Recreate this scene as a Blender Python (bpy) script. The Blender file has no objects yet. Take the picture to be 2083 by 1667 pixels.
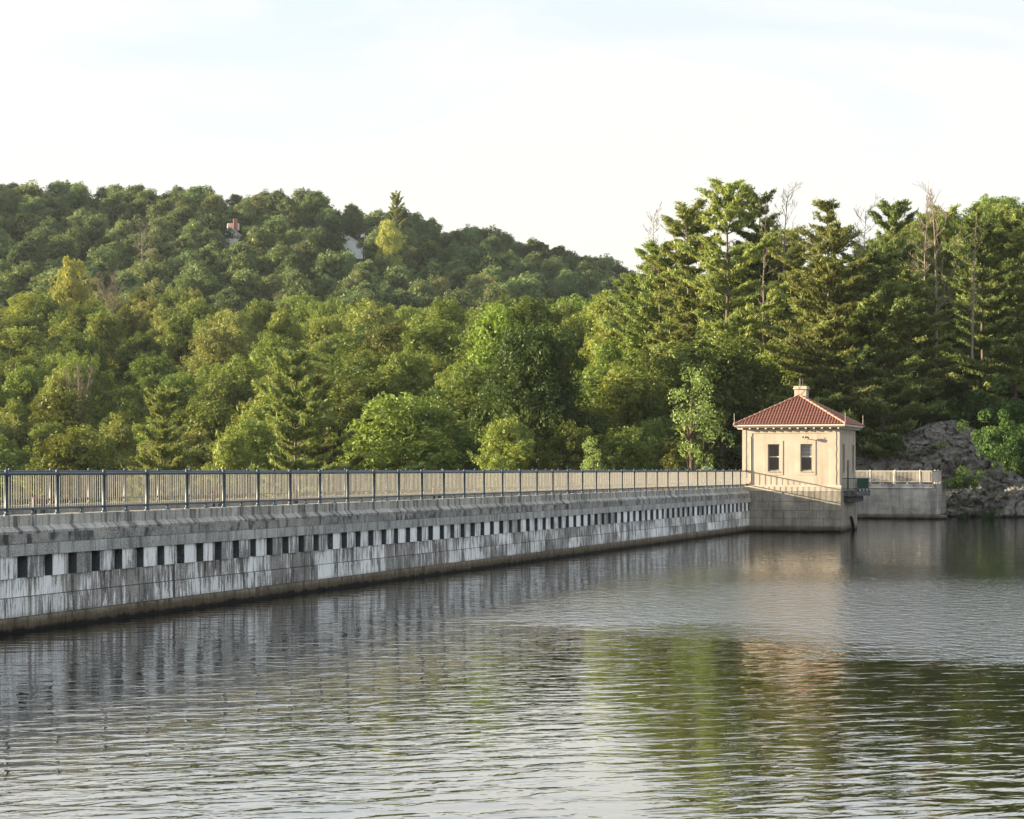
import bpy, bmesh, math, random
import numpy as np
from mathutils import Vector, Matrix, noise as mnoise

SC = bpy.context.scene
COL = SC.collection
R = math.radians
random.seed(11)

# ------------------------------------------------------------------ camera
FPX = 4000.0                       # focal length in photograph pixels
TH = R(19.2)                       # the camera looks 19.2 deg left of the dam's direction (+Y)
HOR = 955.5
CX, CY, CH = 29.35, 0.0, 4.30      # metres; water surface is z = 0
cam = bpy.data.cameras.new('camera'); camo = bpy.data.objects.new('camera', cam); COL.objects.link(camo)
camo.location = (CX, CY, CH); camo.rotation_euler = (R(90), 0, TH)
cam.sensor_width = 36; cam.lens = 36 * FPX / 2083
cam.shift_y = (HOR - 833.5) / 2083
cam.clip_start = 0.5; cam.clip_end = 6000
SC.camera = camo
CT, ST = math.cos(TH), math.sin(TH)

def W(u, Z):                       # ground point seen in column u at distance Z
    r = (u - 1041.5) / FPX * Z
    return CX + r * CT - Z * ST, CY + r * ST + Z * CT
def UZ(x, y):
    dx, dy = x - CX, y - CY
    Z = -dx * ST + dy * CT
    return 1041.5 + FPX * (dx * CT + dy * ST) / max(Z, 1e-3), Z
def HZ(v, Z):                      # height seen at row v at distance Z
    return CH + (HOR - v) / FPX * Z

# ------------------------------------------------------------------ light
SUN_EL, SUN_XY = R(10.6), (-0.960, -0.280)
_n = math.hypot(*SUN_XY)
sdir = Vector((SUN_XY[0] / _n * math.cos(SUN_EL), SUN_XY[1] / _n * math.cos(SUN_EL), math.sin(SUN_EL)))
sun = bpy.data.lights.new('sun', 'SUN'); suno = bpy.data.objects.new('sun', sun); COL.objects.link(suno)
sun.energy = 5.0; sun.angle = R(0.6); sun.color = (1.0, 0.82, 0.56)
suno.rotation_euler = (-sdir).to_track_quat('-Z', 'Y').to_euler()
suno.location = (-60, -20, 60)

world = bpy.data.worlds.new('World'); SC.world = world; world.use_nodes = True
wt = world.node_tree; wt.nodes.clear()
def wn(t, **k):
    n = wt.nodes.new(t)
    for a, b in k.items(): setattr(n, a, b)
    return n
sky = wn('ShaderNodeTexSky', sky_type='NISHITA', sun_disc=False, sun_elevation=SUN_EL,
         sun_rotation=math.atan2(sdir.x, sdir.y), air_density=1.0, dust_density=1.5, ozone_density=1.0, altitude=50)
bgk = wn('ShaderNodeBackground'); bgk.inputs['Strength'].default_value = 0.10
wt.links.new(sky.outputs[0], bgk.inputs['Color'])
tc = wn('ShaderNodeTexCoord'); mp = wn('ShaderNodeMapping'); mp.inputs['Scale'].default_value = (1.0, 1.0, 3.4)
mp.inputs['Rotation'].default_value = (0.25, 0.5, 0.6)
wt.links.new(tc.outputs['Generated'], mp.inputs[0])
nz = wn('ShaderNodeTexNoise'); nz.inputs['Scale'].default_value = 3.2; nz.inputs['Detail'].default_value = 9; nz.inputs['Roughness'].default_value = 0.55
nz.inputs['Distortion'].default_value = 0.5
wt.links.new(mp.outputs[0], nz.inputs['Vector'])
cr = wn('ShaderNodeValToRGB'); cr.color_ramp.elements[0].position = 0.42; cr.color_ramp.elements[0].color = (0.80, 0.87, 0.94, 1)
cr.color_ramp.elements[1].position = 0.56; cr.color_ramp.elements[1].color = (0.99, 0.95, 0.89, 1)
wt.links.new(nz.outputs[0], cr.inputs[0])
# thin veil of cloud, thicker and warmer toward the horizon
sep = wn('ShaderNodeSeparateXYZ'); wt.links.new(tc.outputs['Generated'], sep.inputs[0])
mr = wn('ShaderNodeMapRange'); mr.inputs['From Min'].default_value = 0.05; mr.inputs['From Max'].default_value = 0.24
wt.links.new(sep.outputs['Z'], mr.inputs['Value'])
mx = wn('ShaderNodeMixRGB'); mx.inputs[1].default_value = (0.98, 0.92, 0.83, 1)
wt.links.new(mr.outputs[0], mx.inputs[0]); wt.links.new(cr.outputs[0], mx.inputs[2])
mr2 = wn('ShaderNodeMapRange'); mr2.inputs['From Min'].default_value = 0.16; mr2.inputs['From Max'].default_value = 0.75; mr2.inputs['To Max'].default_value = 0.9
wt.links.new(sep.outputs['Z'], mr2.inputs['Value'])
mx2 = wn('ShaderNodeMixRGB'); mx2.inputs[2].default_value = (0.80, 0.90, 1.02, 1)
wt.links.new(mr2.outputs[0], mx2.inputs[0]); wt.links.new(mx.outputs[0], mx2.inputs[1])
bgc = wn('ShaderNodeBackground'); bgc.inputs['Strength'].default_value = 0.282
wt.links.new(mx2.outputs[0], bgc.inputs['Color'])
ms = wn('ShaderNodeMixShader'); ms.inputs[0].default_value = 0.88
wt.links.new(bgk.outputs[0], ms.inputs[1]); wt.links.new(bgc.outputs[0], ms.inputs[2])
wo = wn('ShaderNodeOutputWorld'); wt.links.new(ms.outputs[0], wo.inputs[0])

SC.view_settings.view_transform = 'Standard'; SC.view_settings.look = 'None'
SC.view_settings.exposure = 1.95; SC.view_settings.gamma = 1.0; SC.view_settings.use_curve_mapping = False
cy = SC.cycles
cy.max_bounces = 6; cy.diffuse_bounces = 3; cy.glossy_bounces = 3; cy.transmission_bounces = 3; cy.transparent_max_bounces = 6
cy.volume_bounces = 0; cy.caustics_reflective = False; cy.caustics_refractive = False
cy.sample_clamp_indirect = 6; cy.use_denoising = True

# ------------------------------------------------------------------ helpers
def tag(o, label=None, cat=None, group=None, kind=None):
    if label: o['label'] = label
    if cat: o['category'] = cat
    if group: o['group'] = group
    if kind: o['kind'] = kind
    return o
def empty(name, loc=(0, 0, 0), rz=0.0, **k):
    o = bpy.data.objects.new(name, None); COL.objects.link(o); o.location = loc; o.rotation_euler = (0, 0, rz)
    o.empty_display_size = 0.3
    return tag(o, **k)
def link(name, me, parent=None, loc=(0, 0, 0), rot=(0, 0, 0), scale=(1, 1, 1)):
    o = bpy.data.objects.new(name, me); COL.objects.link(o); o.location = loc; o.rotation_euler = rot; o.scale = scale
    if parent: o.parent = parent
    return o
class MB:
    """collects vertices and faces for one mesh"""
    def __init__(s): s.v = []; s.f = []; s.sm = []
    def add(s, vs, fs, smooth=False):
        b = len(s.v); s.v += [tuple(p) for p in vs]; s.f += [tuple(i + b for i in f) for f in fs]; s.sm += [smooth] * len(fs); return s
    def box(s, x0, x1, y0, y1, z0, z1):
        v = [(x0, y0, z0), (x1, y0, z0), (x1, y1, z0), (x0, y1, z0), (x0, y0, z1), (x1, y0, z1), (x1, y1, z1), (x0, y1, z1)]
        return s.add(v, [(0, 3, 2, 1), (4, 5, 6, 7), (0, 1, 5, 4), (1, 2, 6, 5), (2, 3, 7, 6), (3, 0, 4, 7)])
    def prism(s, prof, y0, y1):    # profile of (x, z), counter-clockwise seen from -Y
        n = len(prof); v = [(x, y0, z) for x, z in prof] + [(x, y1, z) for x, z in prof]
        return s.add(v, [tuple(range(n)), tuple(range(2 * n - 1, n - 1, -1))] + [((i + 1) % n, i, i + n, (i + 1) % n + n) for i in range(n)])
    def vprism(s, plan, z0, z1):   # plan polygon ccw from above
        n = len(plan); v = [(x, y, z0) for x, y in plan] + [(x, y, z1) for x, y in plan]
        return s.add(v, [tuple(range(n - 1, -1, -1)), tuple(range(n, 2 * n))] + [(i, (i + 1) % n, (i + 1) % n + n, i + n) for i in range(n)])
    def tube(s, pts, rad, n=8, cap=True, smooth=True):
        pts = [Vector(p) for p in pts]; rad = rad if hasattr(rad, '__len__') else [rad] * len(pts)
        vs = []; fs = []
        for i, p in enumerate(pts):
            d = (pts[min(i + 1, len(pts) - 1)] - pts[max(i - 1, 0)]).normalized()
            a = d.orthogonal().normalized() if abs(d.z) > .95 or True else None
            a = (Vector((0, 0, 1)) if abs(d.z) < .9 else Vector((1, 0, 0))).cross(d).normalized(); b = d.cross(a)
            for k in range(n):
                t = 2 * math.pi * k / n
                vs.append(p + (a * math.cos(t) + b * math.sin(t)) * rad[i])
        for i in range(len(pts) - 1):
            for k in range(n):
                fs.append((i * n + k, i * n + (k + 1) % n, (i + 1) * n + (k + 1) % n, (i + 1) * n + k))
        s.add(vs, fs, smooth)
        if cap:
            s.add([vs[k] for k in range(n)], [tuple(range(n - 1, -1, -1))]); s.add(vs[-n:], [tuple(range(n))])
        return s
    def lathe(s, prof, c=(0, 0, 0), n=12):   # prof: (r, z)
        vs = []; fs = []
        for r, z in prof:
            for k in range(n):
                t = 2 * math.pi * k / n; vs.append((c[0] + r * math.cos(t), c[1] + r * math.sin(t), c[2] + z))
        for i in range(len(prof) - 1):
            for k in range(n): fs.append((i * n + k, i * n + (k + 1) % n, (i + 1) * n + (k + 1) % n, (i + 1) * n + k))
        return s.add(vs, fs, True)
    def mesh(s, name, mat):
        me = bpy.data.meshes.new(name); me.from_pydata(s.v, [], s.f); me.materials.append(mat)
        me.polygons.foreach_set('use_smooth', s.sm); me.update(); return me
    def build(s, name, mat, parent=None, **k):
        return link(name, s.mesh(name, mat), parent, **k)
def bevel(o, w=0.01, seg=1):
    m = o.modifiers.new('bevel', 'BEVEL'); m.width = w; m.segments = seg; m.limit_method = 'ANGLE'; return o

# ------------------------------------------------------------------ materials
class NT:
    def __init__(s, name):
        s.m = bpy.data.materials.new(name); s.m.use_nodes = True; s.t = s.m.node_tree; s.t.nodes.clear()
        s.out = s.n('ShaderNodeOutputMaterial')
    def n(s, t, **k):
        x = s.t.nodes.new(t)
        for a, b in k.items():
            if a in x.inputs and not hasattr(x, a): x.inputs[a].default_value = b
            else: setattr(x, a, b)
        return x
    def l(s, a, b): s.t.links.new(a, b)
    def pos(s): 
        if not hasattr(s, '_p'): s._p = s.n('ShaderNodeNewGeometry')
        return s._p.outputs['Position']
    def objc(s):
        if not hasattr(s, '_o'): s._o = s.n('ShaderNodeTexCoord')
        return s._o.outputs['Object']
    def noise(s, scale, detail=4, rough=.55, st=(1, 1, 1), off=(0, 0, 0), src=None, dist=0):
        mp = s.n('ShaderNodeMapping'); mp.inputs['Scale'].default_value = st; mp.inputs['Location'].default_value = off
        s.l(src or s.pos(), mp.inputs[0]); x = s.n('ShaderNodeTexNoise')
        x.inputs['Scale'].default_value = scale; x.inputs['Detail'].default_value = detail; x.inputs['Roughness'].default_value = rough
        x.inputs['Distortion'].default_value = dist
        s.l(mp.outputs[0], x.inputs['Vector']); return x.outputs[0]
    def ramp(s, fac, stops):
        x = s.n('ShaderNodeValToRGB'); e = x.color_ramp.elements
        while len(e) < len(stops): e.new(.5)
        for i, (p, c) in enumerate(stops):
            e[i].position = p; e[i].color = (c, c, c, 1) if not hasattr(c, '__len__') else (*c, 1)
        s.l(fac, x.inputs[0]); return x.outputs[0]
    def mix(s, fac, a, b, mode='MIX'):
        x = s.n('ShaderNodeMixRGB', blend_type=mode)
        for i, q in enumerate((fac, a, b)):
            if hasattr(q, 'is_linked'): s.l(q, x.inputs[i])
            elif hasattr(q, '__len__'): x.inputs[i].default_value = (*q, 1)
            else: x.inputs[i].default_value = q
        return x.outputs[0]
    def math(s, op, a, b=0.0, clamp=False):
        x = s.n('ShaderNodeMath', operation=op, use_clamp=clamp)
        for i, q in enumerate((a, b)):
            if hasattr(q, 'is_linked'): s.l(q, x.inputs[i])
            else: x.inputs[i].default_value = q
        return x.outputs[0]
    def rnd(s):
        return s.n('ShaderNodeObjectInfo').outputs['Random']
    def z(s):
        x = s.n('ShaderNodeSeparateXYZ'); s.l(s.pos(), x.inputs[0]); return x.outputs['Z']
    def bsdf(s, col, rough=.85, bump=None, bs=.3, bd=.02, spec=.3, metal=0.0):
        b = s.n('ShaderNodeBsdfPrincipled')
        if hasattr(col, 'is_linked'): s.l(col, b.inputs['Base Color'])
        else: b.inputs['Base Color'].default_value = (*col, 1)
        if hasattr(rough, 'is_linked'): s.l(rough, b.inputs['Roughness'])
        else: b.inputs['Roughness'].default_value = rough
        b.inputs['Specular IOR Level'].default_value = spec; b.inputs['Metallic'].default_value = metal
        if bump is not None:
            k = s.n('ShaderNodeBump'); k.inputs['Strength'].default_value = bs; k.inputs['Distance'].default_value = bd
            s.l(bump, k.inputs['Height']); s.l(k.outputs[0], b.inputs['Normal'])
        s.l(b.outputs[0], s.out.inputs[0]); return s.m

def m_concrete(name, base, light, dark_amt=.5, streak=(1.0, 4.0, .35), white=None, white_lo=.52, white_hi=.60, warm=None, wet=True, vary=.12):
    t = NT(name)
    n1 = t.noise(1.3, 6, .6); n2 = t.noise(22, 5, .7)
    c = t.mix(t.ramp(n1, [(.3, 0.), (.7, 1.)]), base, light)
    pit = t.noise(.8, 4, .65, off=(4, 8, 6)); c = t.mix(t.math('MULTIPLY', t.ramp(n2, [(.38, 1.), (.60, 0.)]), t.ramp(pit, [(.35, .25), (.62, .95)])), c, tuple(b * .30 for b in base))
    if warm:
        c = t.mix(t.math('MULTIPLY', t.ramp(t.noise(.5, 4, .6, off=(7, 3, 1)), [(.5, 0.), (.68, 1.)]), .55), c, warm)
    # dark run-off streaks
    sd = t.noise(1.0, 5, .6, st=streak, off=(3, 11, 5))
    c = t.mix(t.math('MULTIPLY', t.ramp(sd, [(.49, 0.), (.62, 1.)]), dark_amt), c, (.045, .05, .055))
    if white:
        # lime runs that start at the joints and fray downward
        rn = t.rnd()
        sw = t.noise(1.0, 5, .72, st=(1.0, 5.5, .55), off=(0, 0, 0), dist=.45)
        patch = t.noise(.55, 3, .5, off=(1, 5, 9))
        sf = t.noise(1.0, 3, .7, st=(1.0, 17.0, .9), off=(5, 0, 2), dist=.3)
        f = t.math('ADD', t.math('ADD', t.math('MULTIPLY', sw, .62), t.math('MULTIPLY', sf, .38)), t.math('MULTIPLY', t.math('SUBTRACT', patch, .5), .42))
        f = t.math('ADD', f, t.math('MULTIPLY', t.math('SUBTRACT', rn, .5), vary))
        f = t.math('ADD', f, t.math('MULTIPLY', t.math('SUBTRACT', n2, .5), .12))
        c = t.mix(t.math('MULTIPLY', t.ramp(f, [(white_lo, 0.), (white_hi, 1.)]), .9), c, white)
    v = t.math('ADD', t.math('MULTIPLY', t.rnd(), .25), .87)
    c = t.mix(1.0, c, v, 'MULTIPLY')
    if wet:
        # tide mark: brown algae then black slime near the water line
        zz = t.math('ADD', t.z(), t.math('MULTIPLY', t.math('SUBTRACT', t.noise(1.6, 6, .75), .5), -.40))
        c = t.mix(t.math('MULTIPLY', t.ramp(zz, [(.24, 1.), (.52, 0.)]), .85), c, (.075, .055, .030))
        c = t.mix(t.ramp(zz, [(.07, 1.), (.19, 0.)]), c, (.008, .008, .008))
    h = t.math('ADD', t.math('MULTIPLY', n2, .6), t.math('MULTIPLY', n1, .5))
    return t.bsdf(c, .92, h, .5, .012, .2)

M = {}
M['coping'] = m_concrete('coping_concrete', (.47, .455, .415), (.63, .605, .55), .75, (1, 3.6, .5), wet=False)
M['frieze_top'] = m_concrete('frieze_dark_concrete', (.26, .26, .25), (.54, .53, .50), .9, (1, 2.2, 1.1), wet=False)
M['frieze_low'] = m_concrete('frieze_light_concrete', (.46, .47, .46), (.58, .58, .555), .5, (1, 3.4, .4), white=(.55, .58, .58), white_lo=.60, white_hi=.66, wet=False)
M['dentil'] = m_concrete('limed_concrete', (.33, .335, .34), (.46, .46, .45), .5, (1, 6, .2), white=(.90, .92, .93), white_lo=.435, white_hi=.51, vary=.12, wet=False)
M['recess'] = m_concrete('recess_dark_concrete', (.10, .125, .14), (.17, .19, .20), .5, (1, 9, .2), white=(.36, .40, .43), white_lo=.62, white_hi=.72, wet=False)  # darker blue-grey concrete for the notch sides and dam body
M['course'] = m_concrete('streaked_concrete', (.27, .26, .25), (.50, .49, .465), .85, (1, 5.0, .5), warm=(.30, .26, .21), white=(.88, .90, .91), white_lo=.485, white_hi=.545, vary=.05)
M['basewall'] = m_concrete('tide_concrete', (.36, .32, .24), (.48, .44, .35), .8, (1, 3.0, .5))
M['tanbase'] = m_concrete('tan_concrete', (.36, .33, .27), (.48, .44, .37), .35, (3, 3, .3), warm=(.20, .17, .13))
M['wing'] = m_concrete('wing_concrete', (.46, .44, .40), (.60, .57, .52), .45, (1.2, 1.2, .14), warm=(.27, .21, .17))
M['pale'] = m_concrete('pale_concrete', (.34, .32, .28), (.46, .43, .37), .4, (2, 2, .5), wet=False)
M['slab'] = m_concrete('crumbling_concrete', (.06, .06, .07), (.20, .20, .21), .8, (4, 4, 2), white=(.42, .42, .43), white_lo=.58, white_hi=.66, wet=False)
def m_asphalt():
    t = NT('asphalt'); n = t.noise(40, 4); c = t.mix(n, (.10, .085, .075), (.17, .145, .13)); return t.bsdf(c, .95, n, .3, .01)
M['asphalt'] = m_asphalt()
def m_stucco():
    t = NT('cream_stucco'); n = t.noise(1.1, 6, .6); n2 = t.noise(60, 3)
    c = t.mix(t.ramp(n, [(.3, 0.), (.7, 1.)]), (.46, .40, .325), (.55, .485, .395))
    sd = t.noise(1, 5, .6, st=(3, 3, .25)); c = t.mix(t.math('MULTIPLY', t.ramp(sd, [(.50, 0.), (.68, 1.)]), .5), c, (.33, .26, .18))
    spots = t.noise(9, 4, .7, off=(2, 2, 2)); c = t.mix(t.math('MULTIPLY', t.ramp(spots, [(.60, 0.), (.72, 1.)]), .25), c, (.40, .32, .22))
    return t.bsdf(c, .9, n2, .25, .006, .2)
M['stucco'] = m_stucco()
def m_paint(name, c, c2, rough=.45, chips=None):
    t = NT(name); n = t.noise(6, 5, .7); k = t.mix(t.ramp(n, [(.35, 0.), (.65, 1.)]), c, c2)
    if chips: k = t.mix(t.ramp(t.noise(14, 5, .75, off=(4, 1, 2)), [(.62, 0.), (.66, 1.)]), k, chips)
    return t.bsdf(k, rough, n, .1, .003, .4)
M['rail'] = m_paint('slate_blue_rail_paint', (.022, .046, .066), (.045, .075, .10), .42, (.14, .16, .16))
M['baluster'] = m_paint('weathered_baluster_paint', (.29, .28, .25), (.42, .39, .34), .55, (.12, .14, .16))
M['balfar'] = m_paint('slate_grey_balusters', (.07, .095, .11), (.12, .14, .15), .5)
M['railpale'] = m_paint('pale_galvanised_rail', (.42, .39, .34), (.56, .52, .46), .5)
M['white'] = m_paint('off_white_paint', (.62, .56, .46), (.74, .68, .58), .5)
M['green'] = m_paint('dark_green_paint', (.010, .050, .042), (.018, .075, .06), .4)
M['dark'] = m_paint('dark_metal', (.012, .018, .022), (.03, .035, .04), .5)
M['frame'] = m_paint('grey_window_frame', (.30, .27, .22), (.42, .38, .31), .6)
M['blinds'] = m_paint('grey_blinds', (.30, .31, .33), (.42, .43, .45), .5)
M['cable'] = m_paint('brown_cable', (.10, .07, .045), (.16, .11, .07), .7)
def m_glass():
    t = NT('dark_window_glass'); return t.bsdf((.035, .026, .022), .12, t.noise(3, 2), .05, .01, .5)
M['glass'] = m_glass()
def m_tile():
    t = NT('clay_tile'); n = t.noise(5, 5, .7); n2 = t.noise(.9, 3, .5)
    c = t.mix(t.ramp(n, [(.3, 0.), (.7, 1.)]), (.17, .058, .042), (.28, .11, .08)); c = t.mix(t.math('MULTIPLY', n2, .4), c, (.33, .18, .13))
    return t.bsdf(c, .75, n, .2, .01, .3)
M['tile'] = m_tile()
M['hip'] = m_paint('pale_clay_hip', (.26, .15, .105), (.36, .22, .155), .75)
def m_rock(name='gneiss', a=(.085, .082, .076), b=(.28, .265, .24)):
    t = NT(name); n = t.noise(.55, 9, .68, st=(1, 1, 1.7), dist=.6); n2 = t.noise(3.0, 8, .75, st=(1, 1, 2.2)); n3 = t.noise(14, 4, .7)
    c = t.mix(t.ramp(n, [(.38, 0.), (.62, 1.)]), a, b)
    c = t.mix(t.ramp(n2, [(.60, 0.), (.68, 1.)]), c, (.40, .38, .36)); c = t.mix(t.ramp(n2, [(.34, 1.), (.44, 0.)]), c, (.035, .034, .038))
    c = t.mix(t.math('MULTIPLY', t.ramp(t.noise(.9, 4, .6, off=(9, 4, 2)), [(.56, 0.), (.66, 1.)]), .6), c, (.13, .115, .06))
    zz = t.z(); c = t.mix(t.ramp(zz, [(.12, 1.), (.3, 0.)]), c, (.012, .012, .012))
    h = t.math('ADD', t.math('MULTIPLY', n2, 1.), t.math('MULTIPLY', n3, .3)); return t.bsdf(c, .9, h, .9, .15, .25)
M['rock'] = m_rock()
def m_ground():
    t = NT('forest_floor'); n = t.noise(.35, 6, .6); n2 = t.noise(4, 4)
    c = t.mix(n, (.018, .022, .008), (.055, .05, .02)); return t.bsdf(c, 1, n2, .5, .2, .1)
M['ground'] = m_ground()
def m_bark(name, a, b):
    t = NT(name); n = t.noise(9, 5, .7, st=(1, 1, .25)); return t.bsdf(t.mix(t.ramp(n, [(.35, 0.), (.65, 1.)]), a, b), .95, n, .6, .04, .1)
M['bark'] = m_bark('oak_bark', (.045, .035, .025), (.12, .095, .07))
M['pinebark'] = m_bark('pine_bark', (.085, .07, .058), (.19, .155, .125))
M['deadwood'] = m_bark('bleached_wood', (.15, .12, .10), (.32, .27, .22))
def m_leaf(name, dark, light, accent=None, trans=.32):
    t = NT(name); isl = t.n('ShaderNodeNewGeometry').outputs['Random Per Island']; rn = t.rnd()
    big = t.noise(.55, 3, .6, src=t.objc())
    f = t.math('ADD', t.math('MULTIPLY', isl, .5), t.math('MULTIPLY', t.ramp(big, [(.35, 0.), (.65, 1.)]), .5))
    c = t.mix(f, dark, light)
    hs = t.n('ShaderNodeHueSaturation'); hs.inputs['Saturation'].default_value = .95
    t.l(c, hs.inputs['Color']); t.l(t.math('ADD', t.math('MULTIPLY', rn, .042), .485), hs.inputs['Hue'])
    r2 = t.math('FRACT', t.math('MULTIPLY', rn, 7.31)); t.l(t.math('ADD', t.math('MULTIPLY', r2, .85), .62), hs.inputs['Value'])
    c = hs.outputs[0]
    if accent: c = t.mix(t.ramp(t.math('FRACT', t.math('MULTIPLY', rn, 13.7)), [(.91, 0.), (.96, .6)]), c, accent)
    d = t.n('ShaderNodeBsdfDiffuse'); tr = t.n('ShaderNodeBsdfTranslucent'); g = t.n('ShaderNodeBsdfGlossy'); g.inputs['Roughness'].default_value = .45
    g.inputs['Color'].default_value = (.6, .6, .55, 1)
    t.l(c, d.inputs[0]); t.l(t.mix(1, c, (1.2, 1.1, .5), 'MULTIPLY'), tr.inputs[0])
    m1 = t.n('ShaderNodeMixShader'); m1.inputs[0].default_value = trans; t.l(d.outputs[0], m1.inputs[1]); t.l(tr.outputs[0], m1.inputs[2])
    m2 = t.n('ShaderNodeMixShader'); m2.inputs[0].default_value = .02; t.l(m1.outputs[0], m2.inputs[1]); t.l(g.outputs[0], m2.inputs[2])
    t.l(m2.outputs[0], t.out.inputs[0]); return t.m
M['leaf'] = m_leaf('broad_leaves', (.085, .120, .026), (.215, .265, .058), accent=(.29, .29, .11))
M['leaf_far'] = m_leaf('hill_leaves', (.080, .125, .062), (.185, .235, .095), accent=(.25, .25, .11))
M['leaf_dark'] = m_leaf('dark_maple_leaves', (.028, .058, .016), (.062, .10, .024))
M['leaf_lime'] = m_leaf('lime_leaves', (.15, .21, .03), (.25, .31, .05))
M['leaf_gold'] = m_leaf('yellowing_leaves', (.22, .25, .06), (.34, .36, .10))
M['leaf_pale'] = m_leaf('poplar_leaves', (.13, .18, .05), (.25, .30, .10))
M['leaf_bush'] = m_leaf('bush_leaves', (.035, .070, .016), (.085, .14, .032))
M['needle'] = m_leaf('pine_needles', (.125, .165, .052), (.285, .325, .105), trans=.36)
M['grass'] = m_leaf('dry_grass', (.10, .10, .035), (.20, .17, .07))

HAZE = .00005
# ------------------------------------------------------------------ terrain
US = [-700, -300, 0, 300, 600, 900, 1200, 1350, 1500, 1700, 1850, 2083, 2400, 3200]
ZS = [150, 175, 200, 240, 280, 330, 400, 450, 520, 600, 680, 780]
CV = {   # canopy row v seen at (u, Z)
 -700: [960, 940, 915, 850, 780, 700, 620, 560, 470, 400, 340, 360],
 -300: [960, 940, 915, 850, 780, 700, 620, 570, 490, 420, 362, 375],
 0:    [960, 940, 915, 850, 775, 700, 625, 585, 505, 435, 380, 395],
 300:  [960, 940, 910, 840, 760, 690, 630, 605, 530, 445, 388, 405],
 600:  [960, 940, 900, 790, 725, 675, 640, 615, 530, 455, 390, 410],
 900:  [960, 920, 850, 720, 655, 650, 650, 640, 580, 515, 462, 480],
 1200: [930, 860, 760, 660, 650, 650, 650, 645, 610, 560, 518, 530],
 1350: [900, 800, 690, 600, 590, 600, 640, 640, 620, 590, 560, 560],
 1500: [890, 780, 670, 560, 530, 560, 620, 640, 640, 620, 600, 600],
 1700: [890, 820, 690, 620, 560, 550, 560, 600, 640, 640, 640, 640],
 1850: [900, 850, 630, 590, 480, 470, 480, 520, 560, 600, 640, 640],
 2083: [900, 870, 640, 590, 455, 425, 430, 450, 500, 560, 600, 640],
 2400: [900, 880, 640, 600, 460, 410, 400, 420, 460, 500, 560, 600],
 3200: [900, 880, 800, 600, 460, 410, 400, 420, 460, 500, 560, 600]}
TBL = np.array([CV[u] for u in US], float)
def canopy_v(u, Z):
    u = min(max(u, US[0]), US[-1]); Z = min(max(Z, ZS[0]), ZS[-1])
    i = min(np.searchsorted(US, u, side='right') - 1, len(US) - 2); j = min(np.searchsorted(ZS, Z, side='right') - 1, len(ZS) - 2)
    a = (u - US[i]) / (US[i + 1] - US[i]); b = (Z - ZS[j]) / (ZS[j + 1] - ZS[j])
    return (TBL[i, j] * (1 - a) + TBL[i + 1, j] * a) * (1 - b) + (TBL[i, j + 1] * (1 - a) + TBL[i + 1, j + 1] * a) * b
def treeH(Z): return 15.5 if Z < 450 else 13.0
def ground_z(x, y):
    u, Z = UZ(x, y)
    if Z < 40: return -9.0 if x < -8 else -3.0
    r = (u - 1041.5) / FPX * Z
    if Z < 150: uu = 1041.5 + r / 150 * FPX; g = HZ(canopy_v(uu, 150), 150) - 15.5; g = min(g, -8.5) if x < -10 else -3
    else: g = HZ(canopy_v(u, Z), min(Z, 780)) - treeH(Z) * .93
    if u > -50: g = max(g, -10)
    # unseen climb added left of the frame to shade the far hill
    if r < -190 and Z > 430: g += (min(-r - 190, 330)) * .16 * min(1, (Z - 430) / 90) * (1 if Z < 760 else max(0, 1 - (Z - 760) / 400))
    g = max(g, -10)
    if Z > 780: g = g * max(.25, 1 - (Z - 780) / 1600)
    g += 1.2 * mnoise.noise((x * .03, y * .03, 0)) if Z > 190 else 0
    if x > -9.5:                      # reservoir side: bed below the water, bank beyond the abutment
        sh = 176.5 + (x - 2) * .33    # shoreline
        k = (y - sh) / 10
        if k < 0: g = -3.0
        elif k < 1: g = -3.0 * (1 - k) + max(g, 2.5) * k
        else: g = max(g, 2.5)
    return g
def grid_axis(parts):
    a = []
    for s, e, st in parts: a += list(np.arange(s, e, st))
    return a + [parts[-1][1]]
gx = grid_axis([(-3000, -700, 230), (-700, -300, 12), (-300, 130, 4), (130, 400, 15), (400, 3000, 260)])
gy = grid_axis([(-3000, -20, 298), (-20, 120, 10), (120, 330, 4), (330, 800, 8), (800, 3400, 130)])
gv = [(x, y, ground_z(x, y)) for y in gy for x in gx]; nx = len(gx)
gf = [(j * nx + i, j * nx + i + 1, (j + 1) * nx + i + 1, (j + 1) * nx + i) for j in range(len(gy) - 1) for i in range(nx - 1)]
tm = MB(); tm.add(gv, gf, True)
tag(tm.build('terrain', M['ground']), 'wooded hillside ground rising behind the dam', kind='structure')

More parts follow.
